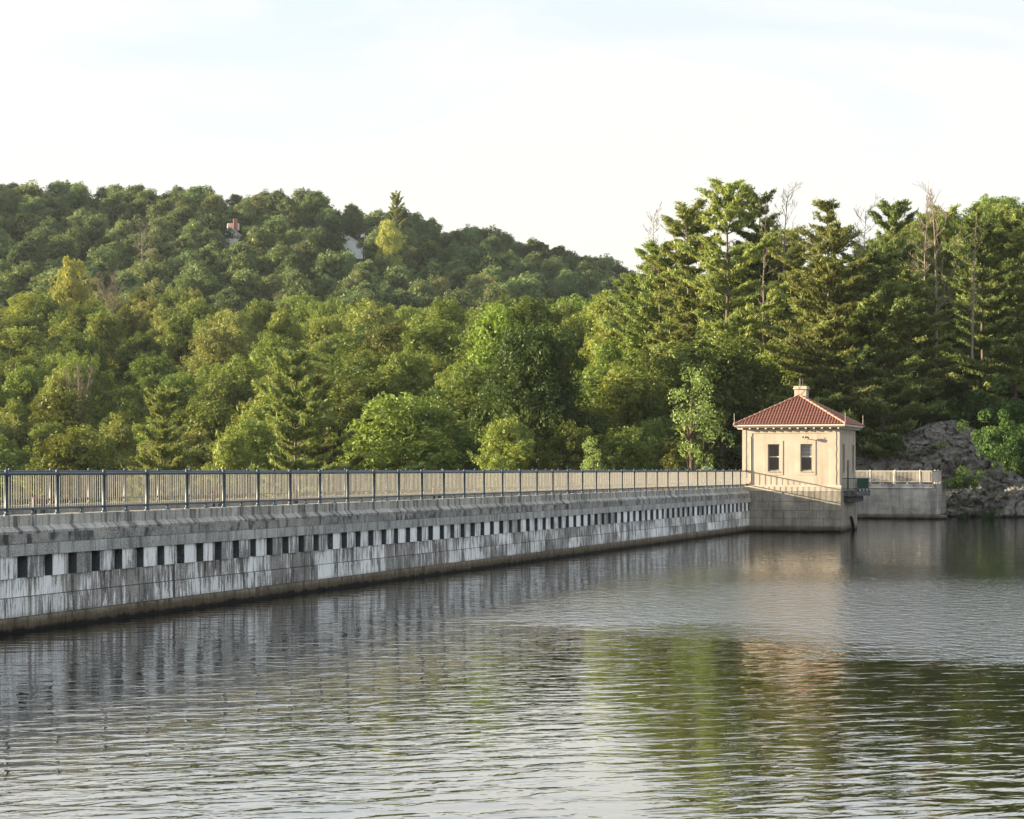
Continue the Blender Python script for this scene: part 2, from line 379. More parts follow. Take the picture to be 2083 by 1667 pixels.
# ------------------------------------------------------------------ water
def m_water():
    t = NT('reservoir_water')
    P = t.pos()
    rot = t.n('ShaderNodeMapping'); rot.inputs['Rotation'].default_value = (0, 0, R(-36)); t.l(P, rot.inputs[0]); Q = rot.outputs[0]
    def nz(st, off, det, rg, dist=0): return t.noise(1.0, det, rg, st=st, off=off, src=Q, dist=dist)
    a = nz((1.15, 2.2, 1), (0, 0, 0), 2, .45, .4)          # ripples
    b = nz((3.0, 5.2, 1), (4, 2, 0), 3, .5, .3)
    c = nz((.26, .62, 1), (1, 9, 0), 2, .5)                # slow swell
    lane = nz((.014, .030, 1), (2.2, 0.4, 0), 7, .62)
    fine = nz((2.4, 1.7, 1), (7, 2, 0), 3, .6)
    sp = t.n('ShaderNodeSeparateXYZ'); t.l(P, sp.inputs[0])
    yy = t.math('ADD', sp.outputs['Y'], t.math('MULTIPLY', t.math('SUBTRACT', lane, .5), 40))
    band = t.ramp(t.math('DIVIDE', yy, 200), [(.225, 0.), (.245, 1.), (.34, .9), (.46, .05), (.9, .03)])
    ly = t.ramp(t.math('DIVIDE', t.math('ADD', sp.outputs['X'], t.math('MULTIPLY', t.math('SUBTRACT', lane, .5), 12)), 40), [(.16, 0.), (.34, 1.)])
    ra = t.math('MULTIPLY', band, ly)
    cr_ = t.n('ShaderNodeValToRGB'); cr_.color_ramp.interpolation = 'B_SPLINE'; e_ = cr_.color_ramp.elements; e_[0].position = .50; e_[1].position = .80
    t.l(nz((1.05, 2.3, 1), (11, 5, 0), 3, .5, .5), cr_.inputs[0])
    h = t.math('ADD', t.math('MULTIPLY', a, WA), t.math('MULTIPLY', c, WC)); h = t.math('ADD', h, t.math('MULTIPLY', cr_.outputs[0], WD))
    h = t.math('ADD', h, t.math('MULTIPLY', b, WB))
    h = t.math('ADD', h, t.math('MULTIPLY', t.math('MULTIPLY', fine, ra), WF))
    bp = t.n('ShaderNodeBump'); bp.inputs['Strength'].default_value = 1; bp.inputs['Distance'].default_value = 1.0; t.l(h, bp.inputs['Height'])
    d = t.n('ShaderNodeBsdfDiffuse'); d.inputs[0].default_value = (.012, .014, .007, 1)
    g = t.n('ShaderNodeBsdfGlossy'); t.l(t.math('ADD', t.math('MULTIPLY', ra, .14), .008), g.inputs['Roughness']); g.inputs['Color'].default_value = (1, 1, 1, 1)
    t.l(bp.outputs[0], g.inputs['Normal'])
    fr = t.n('ShaderNodeFresnel'); fr.inputs['IOR'].default_value = 1.4; t.l(bp.outputs[0], fr.inputs['Normal'])
    f = t.math('POWER', fr.outputs[0], .47, True)
    m = t.n('ShaderNodeMixShader'); t.l(f, m.inputs[0]); t.l(d.outputs[0], m.inputs[1]); t.l(g.outputs[0], m.inputs[2])
    t.l(m.outputs[0], t.out.inputs[0]); return t.m
WA, WB, WC, WF, WD = .0105, .0007, .013, .115, .0105
M['water'] = m_water()
wm = MB(); wm.add([(-.4, -2500, 0), (2500, -2500, 0), (2500, 200, 0), (-.4, 200, 0)], [(0, 1, 2, 3)])
tag(wm.build('water', M['water']), 'dark rippled reservoir water', kind='structure')

# ------------------------------------------------------------------ dam
Y0, Y1 = 24.6, 134.3
dam = empty('dam', (0, 80, 0), label='long weathered grey concrete dam with a row of notches, running to the gatehouse', cat='dam')
def dpart(mb, name, mat, **k):
    o = mb.build(name, mat, dam, **k); o.location = Vector(o.location) - Vector((0, 80, 0)); return o
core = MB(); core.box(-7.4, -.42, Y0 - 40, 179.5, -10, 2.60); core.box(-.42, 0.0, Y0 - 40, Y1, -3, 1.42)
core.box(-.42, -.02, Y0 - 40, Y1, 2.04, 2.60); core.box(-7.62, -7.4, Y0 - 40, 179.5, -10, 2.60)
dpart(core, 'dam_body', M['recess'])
dk = MB(); dk.box(-7.0, -.46, Y0 - 40, 172.6, 2.604, 2.70); dpart(dk, 'roadway', M['asphalt'])
rw_ = MB(); rw_.box(-.42, .04, 141.3, 172.55, -1.2, 2.6); rw_.box(-.46, .0, 141.3, 172.55, 2.604, 3.09); dpart(rw_, 'far_wall_section', M['wing'])
cb = MB(); cb.box(-7.62, -7.05, Y0 - 40, 178, 2.60, 3.12); dpart(cb, 'far_kerb', M['pale'])
def shared(mbs, mat, nm): return [m.mesh(nm, mat) for m in mbs]
rs = random.Random(3)
def cap_prof(j): return [(-.46, 2.602), (.15 + j, 2.602), (.16 + j, 2.67), (0 + j * .5, 2.80), (0 + j * .5, 3.075), (-.02, 3.09), (-.46, 3.09)]
def mk(prof, L): return MB().prism(prof, 0, L)
L = .61
caps = shared([mk(cap_prof(j), L - .018) for j in (0, .004, -.004, .007)], M['coping'], 'coping_stone')
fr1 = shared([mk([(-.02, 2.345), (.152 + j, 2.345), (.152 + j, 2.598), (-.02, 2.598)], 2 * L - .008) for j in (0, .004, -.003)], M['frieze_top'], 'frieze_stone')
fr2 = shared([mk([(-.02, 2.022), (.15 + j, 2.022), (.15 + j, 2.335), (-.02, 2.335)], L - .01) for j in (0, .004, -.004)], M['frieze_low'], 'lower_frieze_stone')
def place(me, name, y, dx=0, dz=0):
    o = link(name, me, dam, (dx, y - 80, dz)); return o
n = int((Y1 - Y0) / L)
for k in range(n):
    y = Y1 - (k + 1) * L
    place(rs.choice(caps), 'coping_stone', y, 0, rs.uniform(-.004, .004))
    place(rs.choice(fr2), 'lower_frieze_stone', y, rs.uniform(-.003, .003))
    if k % 2: place(rs.choice(fr1), 'frieze_stone', y, rs.uniform(-.003, .003))
bl = []
for j in range(4):
    a = rs.uniform(.56, .62)
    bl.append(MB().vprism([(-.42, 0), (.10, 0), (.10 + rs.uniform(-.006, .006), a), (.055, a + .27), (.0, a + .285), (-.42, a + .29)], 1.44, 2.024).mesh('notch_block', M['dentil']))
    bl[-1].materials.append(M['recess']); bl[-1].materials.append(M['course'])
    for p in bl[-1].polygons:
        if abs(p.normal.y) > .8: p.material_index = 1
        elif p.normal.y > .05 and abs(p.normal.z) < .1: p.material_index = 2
y = 43.73 - 15 * 1.22
while y < Y1 - .6:
    place(rs.choice(bl), 'notch_block', y + rs.uniform(-.02, .02)); y += 1.2205
def course(name, mat, z0, z1, x, Ls, gap=.009, jx=.006):
    y = Y0 - rs.random(); pool = [(l, MB().prism([(-.02, z0), (x, z0), (x - .004, z1), (-.02, z1)], 0, l - gap).mesh(name, mat)) for l in Ls]
    while y < Y1 - .3:
        l, me = rs.choice([p for p in pool if y + p[0] <= Y1 + .35] or [pool[0]])
        place(me, name, y, rs.uniform(-jx, jx)); y += l
course('wall_stone', M['course'], .945, 1.436, .050, (2.44, 3.05, 1.83))
course('wall_stone', M['course'], .42, .922, .078, (2.44, 3.66, 1.22))
course('footing_stone', M['basewall'], -.6, .402, .10, (2.44, 3.05, 4.2), jx=.02)

# ------------------------------------------------------------------ railings
def rail_parts(br=.0106):
    rp = {}
    rp['post'] = MB().lathe([(.085, 0), (.085, .025), (.058, .05), (.052, .09), (.052, .15), (.06, .155), (.06, .185), (.052, .20), (.052, 1.02), (.062, 1.03), (.066, 1.10), (.060, 1.15),
                             (.045, 1.155), (.058, 1.175), (.052, 1.205), (.03, 1.228), (.0, 1.235)], n=12)
    rp['bal'] = MB().lathe([(br, .0), (br, .87)], n=6)
    rp['foot'] = MB().lathe([(.10, 0), (.095, .02), (.04, .045), (.028, .06), (.028, .13), (.045, .135), (.045, .175), (0, .18)], n=10)
    return rp
RP0 = rail_parts(); RPW = rail_parts(.016)
def railing(name, label, P0, P1, first, bay, mats, z, nbal=21, indiv=300, reserve=None, RP=None, th=.034):
    RP = RP or RP0
    """rail from P0 to P1 (plan points); posts start `first` metres along"""
    P0, P1 = Vector((*P0, 0)), Vector((*P1, 0)); d = (P1 - P0); Lr = d.length; d.normalize(); rz = math.atan2(-d.x, d.y)
    t = empty(name, (P0.x, P0.y, z), rz, label=label, cat='railing')
    mp_, mb_ = mats
    me_p = RP['post'].mesh('post', mp_); me_b = RP['bal'].mesh('baluster', mb_); me_f = RP['foot'].mesh('foot', mp_)
    MB().tube([(0, 0, 1.10), (0, Lr, 1.10)], .042, 12).build('top_rail', mp_, t)
    MB().tube([(0, 0, .165), (0, Lr, .165)], th, 10).build('bottom_rail', mp_, t)
    posts = []; s = first
    while s < Lr: posts.append(s); s += bay
    for s in posts: link('post', me_p, t, (0, s, 0))
    for s in posts:
        if s + bay / 2 < Lr: link('foot', me_f, t, (0, s + bay / 2, 0))
    if posts and posts[0] - bay / 2 > 0: link('foot', me_f, t, (0, posts[0] - bay / 2, 0))
    bs = []
    for a in [posts[0] - bay] + posts:
        for k in range(1, nbal):
            y = a + bay * k / nbal
            if 0.05 < y < Lr - .05: bs.append(y)
    rest = MB()
    for i, y in enumerate(bs):
        if i < indiv: link('baluster', me_b, t, (0, y, .19))
        else: rest.add([(x, yy + y, zz + .19) for x, yy, zz in RP['bal'].v], RP['bal'].f, True)
    if rest.v: tag(rest.build('far_balusters', mb_, t), kind='stuff')
    return t
YP0 = 44.42
near = railing('railing', 'blue-grey pipe railing on the water-side coping of the dam', (-.18, YP0 - 2.44 * 2), (-.18, 134.35), 2.44 * 0 + .0 + 0.001 + 2.44 * 0, 2.4413, (M['rail'], M['baluster']), 3.085)
far = railing('railing', 'blue-grey pipe railing along the downstream edge, seen through the nearer one', (-7.33, 45), (-7.33, 172.2), .6, 2.44, (M['rail'], M['balfar']), 3.125)
bm_ = MB()
for zz in (1.10, .165):
    bm_.tube([(0, 0, 0), (0, .05, 0)], .10, 12)
    o = bm_.build('wall_flange', M['dark'], near, loc=(0, 134.30 - (YP0 - 4.88), zz)); bm_ = MB()

# short dark post pairs on the roadway
pb = empty('bollard_pair', (-3.5, 51.1, 2.70)); i = 0
me_b = MB().lathe([(.11, 0), (.11, .03), (.075, .05), (.07, .78), (.05, .83), (0, .84)], n=12).mesh('bollard', M['dark'])
me_r = MB().lathe([(.076, .70), (.076, .76)], n=12).mesh('reflector_band', M['tile'])
for u, lab in ((79, 'pair of short dark posts on the roadway behind the first full railing bay'), (441, 'pair of short dark posts behind the railing beside the sixth post'),
               (596, 'pair of short dark posts behind the railing left of the eighth bay'), (888, 'pair of short dark posts on the roadway near the middle of the dam'),
               (1163, 'pair of short dark posts on the roadway farthest along toward the gatehouse')):
    ang = TH - math.atan((u - 1041.5) / FPX); yy = (CX + 3.5) / math.tan(ang)
    o = pb if i == 0 else empty('bollard_pair'); o.location = (-3.5, yy, 2.704); i += 1
    tag(o, lab, 'bollards', 'pairs of short dark posts on the roadway')
    for q in (-.13, .13):
        link('bollard', me_b, o, (q * .9, q * .35, 0)); 
        link('reflector_band', me_r, o, (q * .9, q * .35, 0))

# ------------------------------------------------------------------ abutment (wing) wall
YW = 172.7
wing = empty('abutment_wall', (3, YW, 0), label='pale stained block retaining wall running right from behind the gatehouse', cat='retaining wall')
def wp(mb, name, mat):
    o = mb.build(name, mat, wing); o.location = (-3, -YW, 0); return o
wp(MB().box(-.3, 7.95, YW + .02, YW + 7.4, -4, 2.68), 'wall_core', M['wing'])
wp(MB().box(-.3, 7.75, YW + .05, YW + 7.3, 2.684, 2.95), 'walkway', M['asphalt'])
rows = [(.37, .915), (.92, 1.465), (1.47, 2.025), (2.03, 2.66)]
rs = random.Random(8)
def stones(parent, off, name, mat, x0, x1, yface, z0, z1, ln, th=.12, jy=.006, gap=.010, first=None):
    x = x0; k = 0
    while x < x1 - .05:
        l = (first if (first and k == 0) else ln * rs.uniform(.85, 1.15)); xe = x + l
        if x1 - xe < .45: xe = x1
        j = rs.uniform(-jy, jy)
        o = MB().box(x, xe - gap, yface + j, yface + th, z0, z1 - gap).build(name, mat, parent); o.location = off; x = xe; k += 1
for i, (a, b) in enumerate(rows): stones(wing, (-3, -YW, 0), 'wall_stone', M['wing'], -.3, 8.05, YW - .10, a, b, 1.35, first=.7 if i % 2 else 1.3)
for i, (a, b) in enumerate(rows):   # returned end of the wall
    wp(MB().box(7.955, 8.05, YW + .025, YW + 3.6, a, b - .01), 'end_stone', M['wing']); wp(MB().box(7.955, 8.05, YW + 3.612, YW + 7.4, a, b - .01), 'end_stone', M['wing'])
stones(wing, (-3, -YW, 0), 'footing_stone', M['wing'], -.3, 8.9, YW - .22, -1.5, .355, 4.6, th=1.2, jy=.01, gap=.014)
x = -.3
while x < 7.6:     # coping with a sloping ledge
    xe = min(x + .92, 7.86)
    v = []; prof = [(-.17, 2.66), (-.17, 2.70), (-.02, 2.80), (0, 3.06), (.5, 3.06), (.5, 2.66)]
    for xx in (x, xe - .012): v += [(xx, YW + p, z) for p, z in prof]
    o = MB().add(v, [(5, 4, 3, 2, 1, 0), (6, 7, 8, 9, 10, 11)] + [(i, (i + 1) % 6, (i + 1) % 6 + 6, i + 6) for i in range(6)]).build('coping_stone', M['wing'], wing); o.location = (-3, -YW, 0); x = xe
wp(MB().box(7.60, 8.02, YW + .50, YW + 7.3, 2.66, 3.055), 'end_coping', M['wing'])
railing('railing', 'sunlit cream railing on the front edge of the pale block wall right of the gatehouse', (-.2, YW + .18), (7.62, YW + .18), .42, 2.15, (M['railpale'], M['railpale']), 3.06, nbal=19, indiv=90, RP=RPW)
railing('railing', 'back railing beyond the pale block wall, its ball caps just over the front one', (-.2, YW + 7.1), (7.62, YW + 7.1), 1.2, 2.4, (M['railpale'], M['railpale']), 3.0, nbal=20, indiv=90, RP=RPW)
railing('railing', 'short end railing closing the block wall beside the rock', (7.66, YW + .22), (7.66, YW + 7.0), 2.2, 2.3, (M['railpale'], M['railpale']), 3.06, nbal=19, indiv=90, RP=RPW)

# ------------------------------------------------------------------ gatehouse
BX0, BX1, BY0, BY1 = -.50, 6.28, 134.40, 141.0
gh = empty('gatehouse', (3, 137.7, 0), label='square cream gatehouse with red tiled pyramid roof standing in the water at the dam end', cat='gatehouse')
GO = (-3, -137.7, 0)
def gp(mb, name, mat, parent=None, bev=0):
    o = mb.build(name, mat, parent or gh)
    if parent is None or parent is gh: o.location = GO
    if bev: bevel(o, bev)
    return o
ZW0, ZW1 = 3.22, 7.06
def wall_holes(axis, a0, a1, z0, z1, holes, f, th, sgn):
    """wall slab with rectangular holes; axis 'x': runs along x with outer face at y=f, thickness inward (+y);
       axis 'y': runs along y with outer face x=f, inward -x"""
    A = sorted({a0, a1} | {h[0] for h in holes} | {h[1] for h in holes}); Zs = sorted({z0, z1} | {h[2] for h in holes} | {h[3] for h in holes}); m = MB()
    for i in range(len(A) - 1):
        for j in range(len(Zs) - 1):
            ca, cz = (A[i] + A[i + 1]) / 2, (Zs[j] + Zs[j + 1]) / 2
            if any(h[0] < ca < h[1] and h[2] < cz < h[3] for h in holes): continue
            if axis == 'x': m.box(A[i], A[i + 1], f, f + th, Zs[j], Zs[j + 1])
            else: m.box(f - th, f, A[i], A[i + 1], Zs[j], Zs[j + 1])
    return m
WIN = [(1.30, 2.11, 4.16, 6.05), (3.57, 4.38, 4.16, 6.05)]
SWN = [(135.75, 136.45, 4.16, 6.05), (139.75, 140.45, 4.16, 6.05)]; DOOR = (137.65, 138.5, 2.86, 4.95)
gp(wall_holes('x', BX0 + .04, BX1 - .04, ZW0, ZW1, WIN, BY0 + .035, .30, 1), 'front_wall', M['stucco'])
gp(wall_holes('y', BY0 + .34, BY1 - .04, 2.83, ZW1, SWN + [DOOR], BX1 - .035, .30, 1), 'side_wall', M['stucco'])
gp(MB().box(BX0 + .04, BX0 + .34, BY0 + .34, BY1, 2.7, ZW1), 'rear_side_wall', M['stucco']); gp(MB().box(BX0 + .04, BX1 - .34, BY1 - .3, BY1, 2.7, ZW1), 'rear_wall', M['stucco'])
gp(MB().box(BX0 + .34, BX1 - .34, BY0 + .34, BY1 - .3, 2.7, 2.8), 'floor_slab', M['dark'])
# raised pilasters and frieze that frame a sunken panel
for x0, x1 in ((BX0, BX0 + .58), (BX1 - .62, BX1)): gp(MB().box(x0, x1, BY0, BY0 + .05, ZW0, 6.80), 'pilaster', M['stucco'])
gp(MB().box(BX0, BX1, BY0 + .001, BY0 + .05, 6.803, ZW1 + .02), 'frieze_band', M['stucco'])
gp(MB().box(BX0 + .58, BX0 + .68, BY0, BY0 + .05, 6.58, 6.80), 'corner_notch', M['stucco'])
for y0, y1 in ((BY0 + .052, BY0 + .62), (BY1 - .62, BY1)): gp(MB().box(BX1 - .05, BX1, y0, y1, 2.83, 6.80), 'pilaster', M['stucco'])
gp(MB().box(BX1 - .05, BX1 + .001, BY0 + .052, BY1, 6.803, ZW1 + .02), 'frieze_band', M['stucco'])
def surround(axis, h, f, w=.24, pr=.028):
    a0, a1, z0, z1 = h; m = MB()
    for b in ((a0 - w, a0, z0 - w, z1 + w), (a1, a1 + w, z0 - w, z1 + w), (a0, a1, z1, z1 + w), (a0, a1, z0 - w, z0)):
        if axis == 'x': m.box(b[0], b[1], f - pr, f + .03, b[2], b[3])
        else: m.box(f - .03, f + pr, b[0], b[1], b[2], b[3])
    return m
for h in WIN: gp(surround('x', h, BY0 + .035), 'window_surround', M['stucco'])
for h in SWN: gp(surround('y', h, BX1 - .035, .18), 'window_surround', M['stucco'])
def window(axis, h, f, blinds=False):
    a0, a1, z0, z1 = h
    def B(m, p0, p1, q0, q1, d0, d1):   # box a range, z range, depth range inward
        if axis == 'x': m.box(p0, p1, f + d0, f + d1, q0, q1)
        else: m.box(f - d1, f - d0, p0, p1, q0, q1)
        return m
    m = MB(); w = .06
    B(m, a0, a0 + w, z0, z1, .14, .22); B(m, a1 - w, a1, z0, z1, .14, .22); B(m, a0 + w, a1 - w, z1 - w, z1, .14, .22); B(m, a0 + w, a1 - w, z0, z0 + .12, .13, .22)
    fr = gp(m, 'window', M['frame']); zm = z0 + (z1 - z0) * .54
    def sub(mb, nm, mat): o = mb.build(nm, mat, fr); return o
    sub(B(MB(), a0 + w, a1 - w, zm - .035, zm + .035, .15, .215), 'meeting_rail', M['white'])
    sub(B(MB(), a0 + w, a1 - w, z0 + .12, zm - .035, .175, .185), 'lower_pane', M['glass'])
    sub(B(MB(), a0 + w, a1 - w, zm + .035, z1 - w, .19, .20), 'upper_pane', M['glass'])
    sub(B(MB(), a0 - .02, a1 + .02, z0 - .05, z0, -.07, .16), 'sill', M['stucco'])
    sub(B(MB(), a0 + .03, a1 - .03, z0 + .003, z0 + .05 + .03, .03, .125), 'mortar_lip', M['pale'])
    if blinds:
        k = 8
        for i in range(k):
            zz = zm + .06 + (z1 - w - zm - .08) * i / (k - .5)
            sub(B(MB(), a0 + w + .01, a1 - w - .01, zz, zz + .055, .165, .185), 'slat', M['blinds'])
    return fr
window('x', WIN[0], BY0 + .035); window('x', WIN[1], BY0 + .035, True)
for h in SWN: window('y', h, BX1 - .035)
dr = gp(MB().box(BX1 - .17, BX1 - .10, DOOR[0], DOOR[1], DOOR[2], DOOR[3]), 'door', M['green'])
MB().tube([(BX1 - .10, DOOR[0] + .1, 3.85), (BX1 - .03, DOOR[0] + .1, 3.85), (BX1 - .03, DOOR[0] + .22, 3.85)], .012, 6).build('handle', M['white'], dr)
# base
bx0, bx1, by0, by1 = -.02, 6.40, 134.28, 141.25
rs = random.Random(5)
gp(MB().box(bx0 + .1, bx1 - .35, by0 + .16, by1 - .1, -4, 2.7), 'base_core', M['tanbase'])
rowsb = [(-1.2, .35, 1.9, 1.0), (.36, .91, 1.9, .9), (.92, 1.48, 1.1, 1.35), (1.49, 2.09, .95, .6), (2.10, 2.79, 1.45, 1.55)]
for a, b, ln, fst in rowsb: stones(gh, GO, 'base_stone', M['tanbase'], bx0, bx1 - .002, by0, a, b, ln, th=.18, jy=.004, first=fst)
# plinth with a wash on top
v = []; prof = [(0, 2.80), (0, 3.12), (.10, 3.22), (.16, 3.22), (.16, 2.80)]
for xx in (BX0 + .35, bx1): v += [(xx, by0 + .005 + p, z) for p, z in prof]
gp(MB().add(v, [(4, 3, 2, 1, 0), (5, 6, 7, 8, 9)] + [(i, (i + 1) % 5, (i + 1) % 5 + 5, i + 5) for i in range(5)]), 'plinth', M['stucco'])
# water-side face of the base: pier strip and arched shallow recess
gp(MB().box(bx1 - .30, bx1 + .0, by0 + .185, by0 + .95, -1.2, 2.80), 'corner_pier', M['tanbase'])
yc, rad, zc = 138.55, 2.0, -.95
m = MB(); N = 24; arc = []
for i in range(N + 1):
    a = math.pi - math.pi * i / N; arc.append((yc + rad * math.cos(a), zc + rad * math.sin(a)))
xo, xi = bx1 - .04, bx1 - .25; ztop = 2.80; ya, yb = by0 + .955, by1
for i in range(N):
    (p0, q0), (p1, q1) = arc[i], arc[i + 1]
    m.add([(xo, p0, q0), (xo, p1, q1), (xo, p1, ztop), (xo, p0, ztop)], [(0, 1, 2, 3)])
m.add([(xo, ya, -1.2), (xo, yc - rad, -1.2), (xo, yc - rad, ztop), (xo, ya, ztop)], [(0, 1, 2, 3)]); m.add([(xo, yc + rad, -1.2), (xo, yb, -1.2), (xo, yb, ztop), (xo, yc + rad, ztop)], [(0, 1, 2, 3)])
m.add([(xi, ya, -1.2), (xi, yb, -1.2), (xi, yb, ztop), (xi, ya, ztop)], [(0, 1, 2, 3)])
m.add([(xo, yb, -1.2), (bx0, yb, -1.2), (bx0, yb, ztop), (xo, yb, ztop)], [(0, 1, 2, 3)])
m.add([(bx0, by0, ztop), (xo, by0 + .1, ztop), (xo, yb, ztop), (bx0, yb, ztop)], [(0, 1, 2, 3)])
gp(m, 'side_base', M['tanbase'])
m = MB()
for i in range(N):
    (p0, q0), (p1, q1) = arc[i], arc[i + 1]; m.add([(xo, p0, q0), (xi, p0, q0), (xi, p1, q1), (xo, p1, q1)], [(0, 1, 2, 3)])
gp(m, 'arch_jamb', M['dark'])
# roof
EV = .46; ex0, ex1, ey0, ey1, ez = BX0 - EV, BX1 + EV, BY0 - EV, BY1 + EV, 7.40
ax, ay, az = (ex0 + ex1) / 2, (ey0 + ey1) / 2, 9.50
roof = gp(MB().add([(ex0, ey0, ez), (ex1, ey0, ez), (ex1, ey1, ez), (ex0, ey1, ez), (ax, ay, az - .05)], [(0, 1, 4), (1, 2, 4), (2, 3, 4), (3, 0, 4), (3, 2, 1, 0)]), 'roof', M['tile'])
def slope_tiles(c0, c1, apex, nm):
    c0, c1, apex = Vector(c0), Vector(c1), Vector(apex); e = (c1 - c0); Lw = e.length; e.normalize(); mid = (c0 + c1) / 2
    up = apex - c0; up = up - e * up.dot(e); S = up.length; up.normalize(); nrm = e.cross(up).normalized(); t0 = (apex - c0).dot(e)
    m = MB(); pitch = .208; nc = int(Lw / pitch); pitch = Lw / nc
    for k in range(nc):
        s = (k + .5) * pitch; smax = S * (s / t0 if s < t0 else (Lw - s) / (Lw - t0)); smax -= .02
        if smax < .12: continue
        q = -.04; tl = .40
        while q < smax:
            q1 = min(q + tl, smax); r0, r1 = .068, .054; vs = []; hseg = 5
            for (qq, rr, lift) in ((q, r0, .022), (q1 + .0, r1, .004)):
                for i in range(hseg + 1):
                    a = math.pi * i / hseg; vs.append(c0 + e * (s - rr * math.cos(a)) + up * qq + nrm * (rr * math.sin(a) * .95 + lift))
            fs = [(i, i + 1, i + hseg + 2, i + hseg + 1) for i in range(hseg)]
            m.add(vs, fs, True); m.add(vs[:hseg + 1], [tuple(range(hseg, -1, -1))]); q += tl
    o = m.build(nm, M['tile'], roof); return tag(o, kind='stuff')
C4 = [(ex0, ey0, ez + .01), (ex1, ey0, ez + .01), (ex1, ey1, ez + .01), (ex0, ey1, ez + .01)]; AP = (ax, ay, az)
for i in range(4): slope_tiles(C4[i], C4[(i + 1) % 4], AP, 'roof_tiles')
for i in range(4):
    a, b = Vector(C4[i]), Vector(AP); m = MB(); nn = 13
    for k in range(nn):
        p, q = a.lerp(b, k / nn), a.lerp(b, (k + 1.08) / nn); m.tube([p + Vector((0, 0, .045)), q + Vector((0, 0, .03))], [.095, .075], 10)
    m.build('hip_ridge', M['hip'], roof)
m = MB()
for i in range(4): m.lathe([(0, -.10), (.08, -.07), (.10, 0), (.07, .07), (0, .09)], (C4[i][0], C4[i][1], ez + .03), 10)
m.build('corner_knob', M['hip'], roof)
gp(MB().box(ex0 - .02, ex1 + .02, ey0 - .02, ey1 + .02, 7.27, 7.395), 'gutter', M['white'], bev=.03)
gp(MB().box(ex0 + .08, ex1 - .08, ey0 + .08, ey1 - .08, 7.20, 7.268), 'soffit', M['frame'])
gp(MB().box(BX0 - .06, BX1 + .06, BY0 - .06, BY1 + .06, 7.082, 7.198), 'cornice_mould', M['stucco'])
bk = MB().box(-.055, .055, -.28, 0, -.105, 0)
for k in range(13):
    x = BX0 + .04 + (BX1 - BX0 - .08) * k / 12; o = bk.build('eave_bracket', M['white'], gh); o.location = (x - 3, BY0 - .062 - 137.7, 7.197)
    y = BY0 + .04 + (BY1 - BY0 - .08) * k / 12; o = bk.build('eave_bracket', M['white'], gh); o.location = (BX1 + .062 - 3, y - 137.7, 7.197); o.rotation_euler = (0, 0, R(90))
    x0_ = BX0 - .062; o = bk.build('eave_bracket', M['white'], gh); o.location = (x0_ - 3, y - 137.7, 7.197); o.rotation_euler = (0, 0, R(-90))
ch = gp(MB().box(2.46, 3.30, 138.0, 138.86, 9.0, 9.96), 'chimney', M['stucco'], bev=.015)
bevel(MB().box(2.38, 3.38, 137.92, 138.94, 9.962, 10.10).build('chimney_cap', M['stucco'], ch), .03, 2); bevel(MB().box(2.42, 3.34, 137.96, 138.90, 10.102, 10.20).build('cap_top', M['stucco'], ch), .03, 2)
for x, y in ((2.80, 138.3), (2.98, 138.35)): MB().tube([(x, y, 10.20), (x, y, 10.72)], .014, 6).build('lightning_rod', M['railpale'], ch)
MB().tube([(2.80, 137.94, 10.2), (2.78, 137.88, 9.95), (2.75, 137.96, 9.55)], .010, 5).build('earth_wire', M['cable'], ch)
for c in C4: gp(MB().tube([(c[0], c[1], ez + .05), (c[0], c[1], ez + .78)], .016, 6), 'lightning_rod', M['railpale'])
# things fixed to the front wall
def wiggle(x, y, z0, z1, amp, seed, n=26):
    r_ = random.Random(seed); return [(x + amp * math.sin(i * 1.1 + seed) * r_.uniform(.4, 1), y, z0 + (z1 - z0) * i / n) for i in range(n + 1)]
gp(MB().tube(wiggle(BX0 + .27, BY0 - .012, 3.75, 7.05, .02, 1) + [], .010, 5), 'loose_cable', M['cable'])
gp(MB().tube(wiggle(BX1 - .24, BY0 - .012, 3.24, 7.05, .03, 2), .010, 5), 'loose_cable', M['cable'])
gp(MB().tube([(BX0 + .60, BY0 - .0, 6.55), (BX0 + .60, BY0 - .0, 3.50), (BX0 + .56, BY0 - .03, 3.36), (BX0 + .46, BY0 - .06, 3.30)], .024, 8), 'conduit', M['frame'])
lm = gp(MB().box(3.80, 3.98, BY0 - .02, BY0 + .03, 6.42, 6.58), 'floodlight', M['railpale'])
MB().tube([(3.89, BY0 - .02, 6.45), (3.89, BY0 - .30, 6.44)], .03, 8).build('arm', M['railpale'], lm)
for x in (3.74, 3.93): bevel(MB().box(x, x + .15, BY0 - .36, BY0 - .24, 6.46, 6.60).build('lamp_head', M['railpale'], lm), .015); MB().box(x + .02, x + .13, BY0 - .365, BY0 - .361, 6.48, 6.58).build('lens', M['dark'], lm)
MB().tube([(4.12, BY0 - .30, 6.44), (4.12, BY0 - .30, 6.72)], .012, 5).build('sensor_stick', M['white'], lm); MB().box(3.96, 4.14, BY0 - .33, BY0 - .27, 6.38, 6.44).build('bracket_plate', M['railpale'], lm)
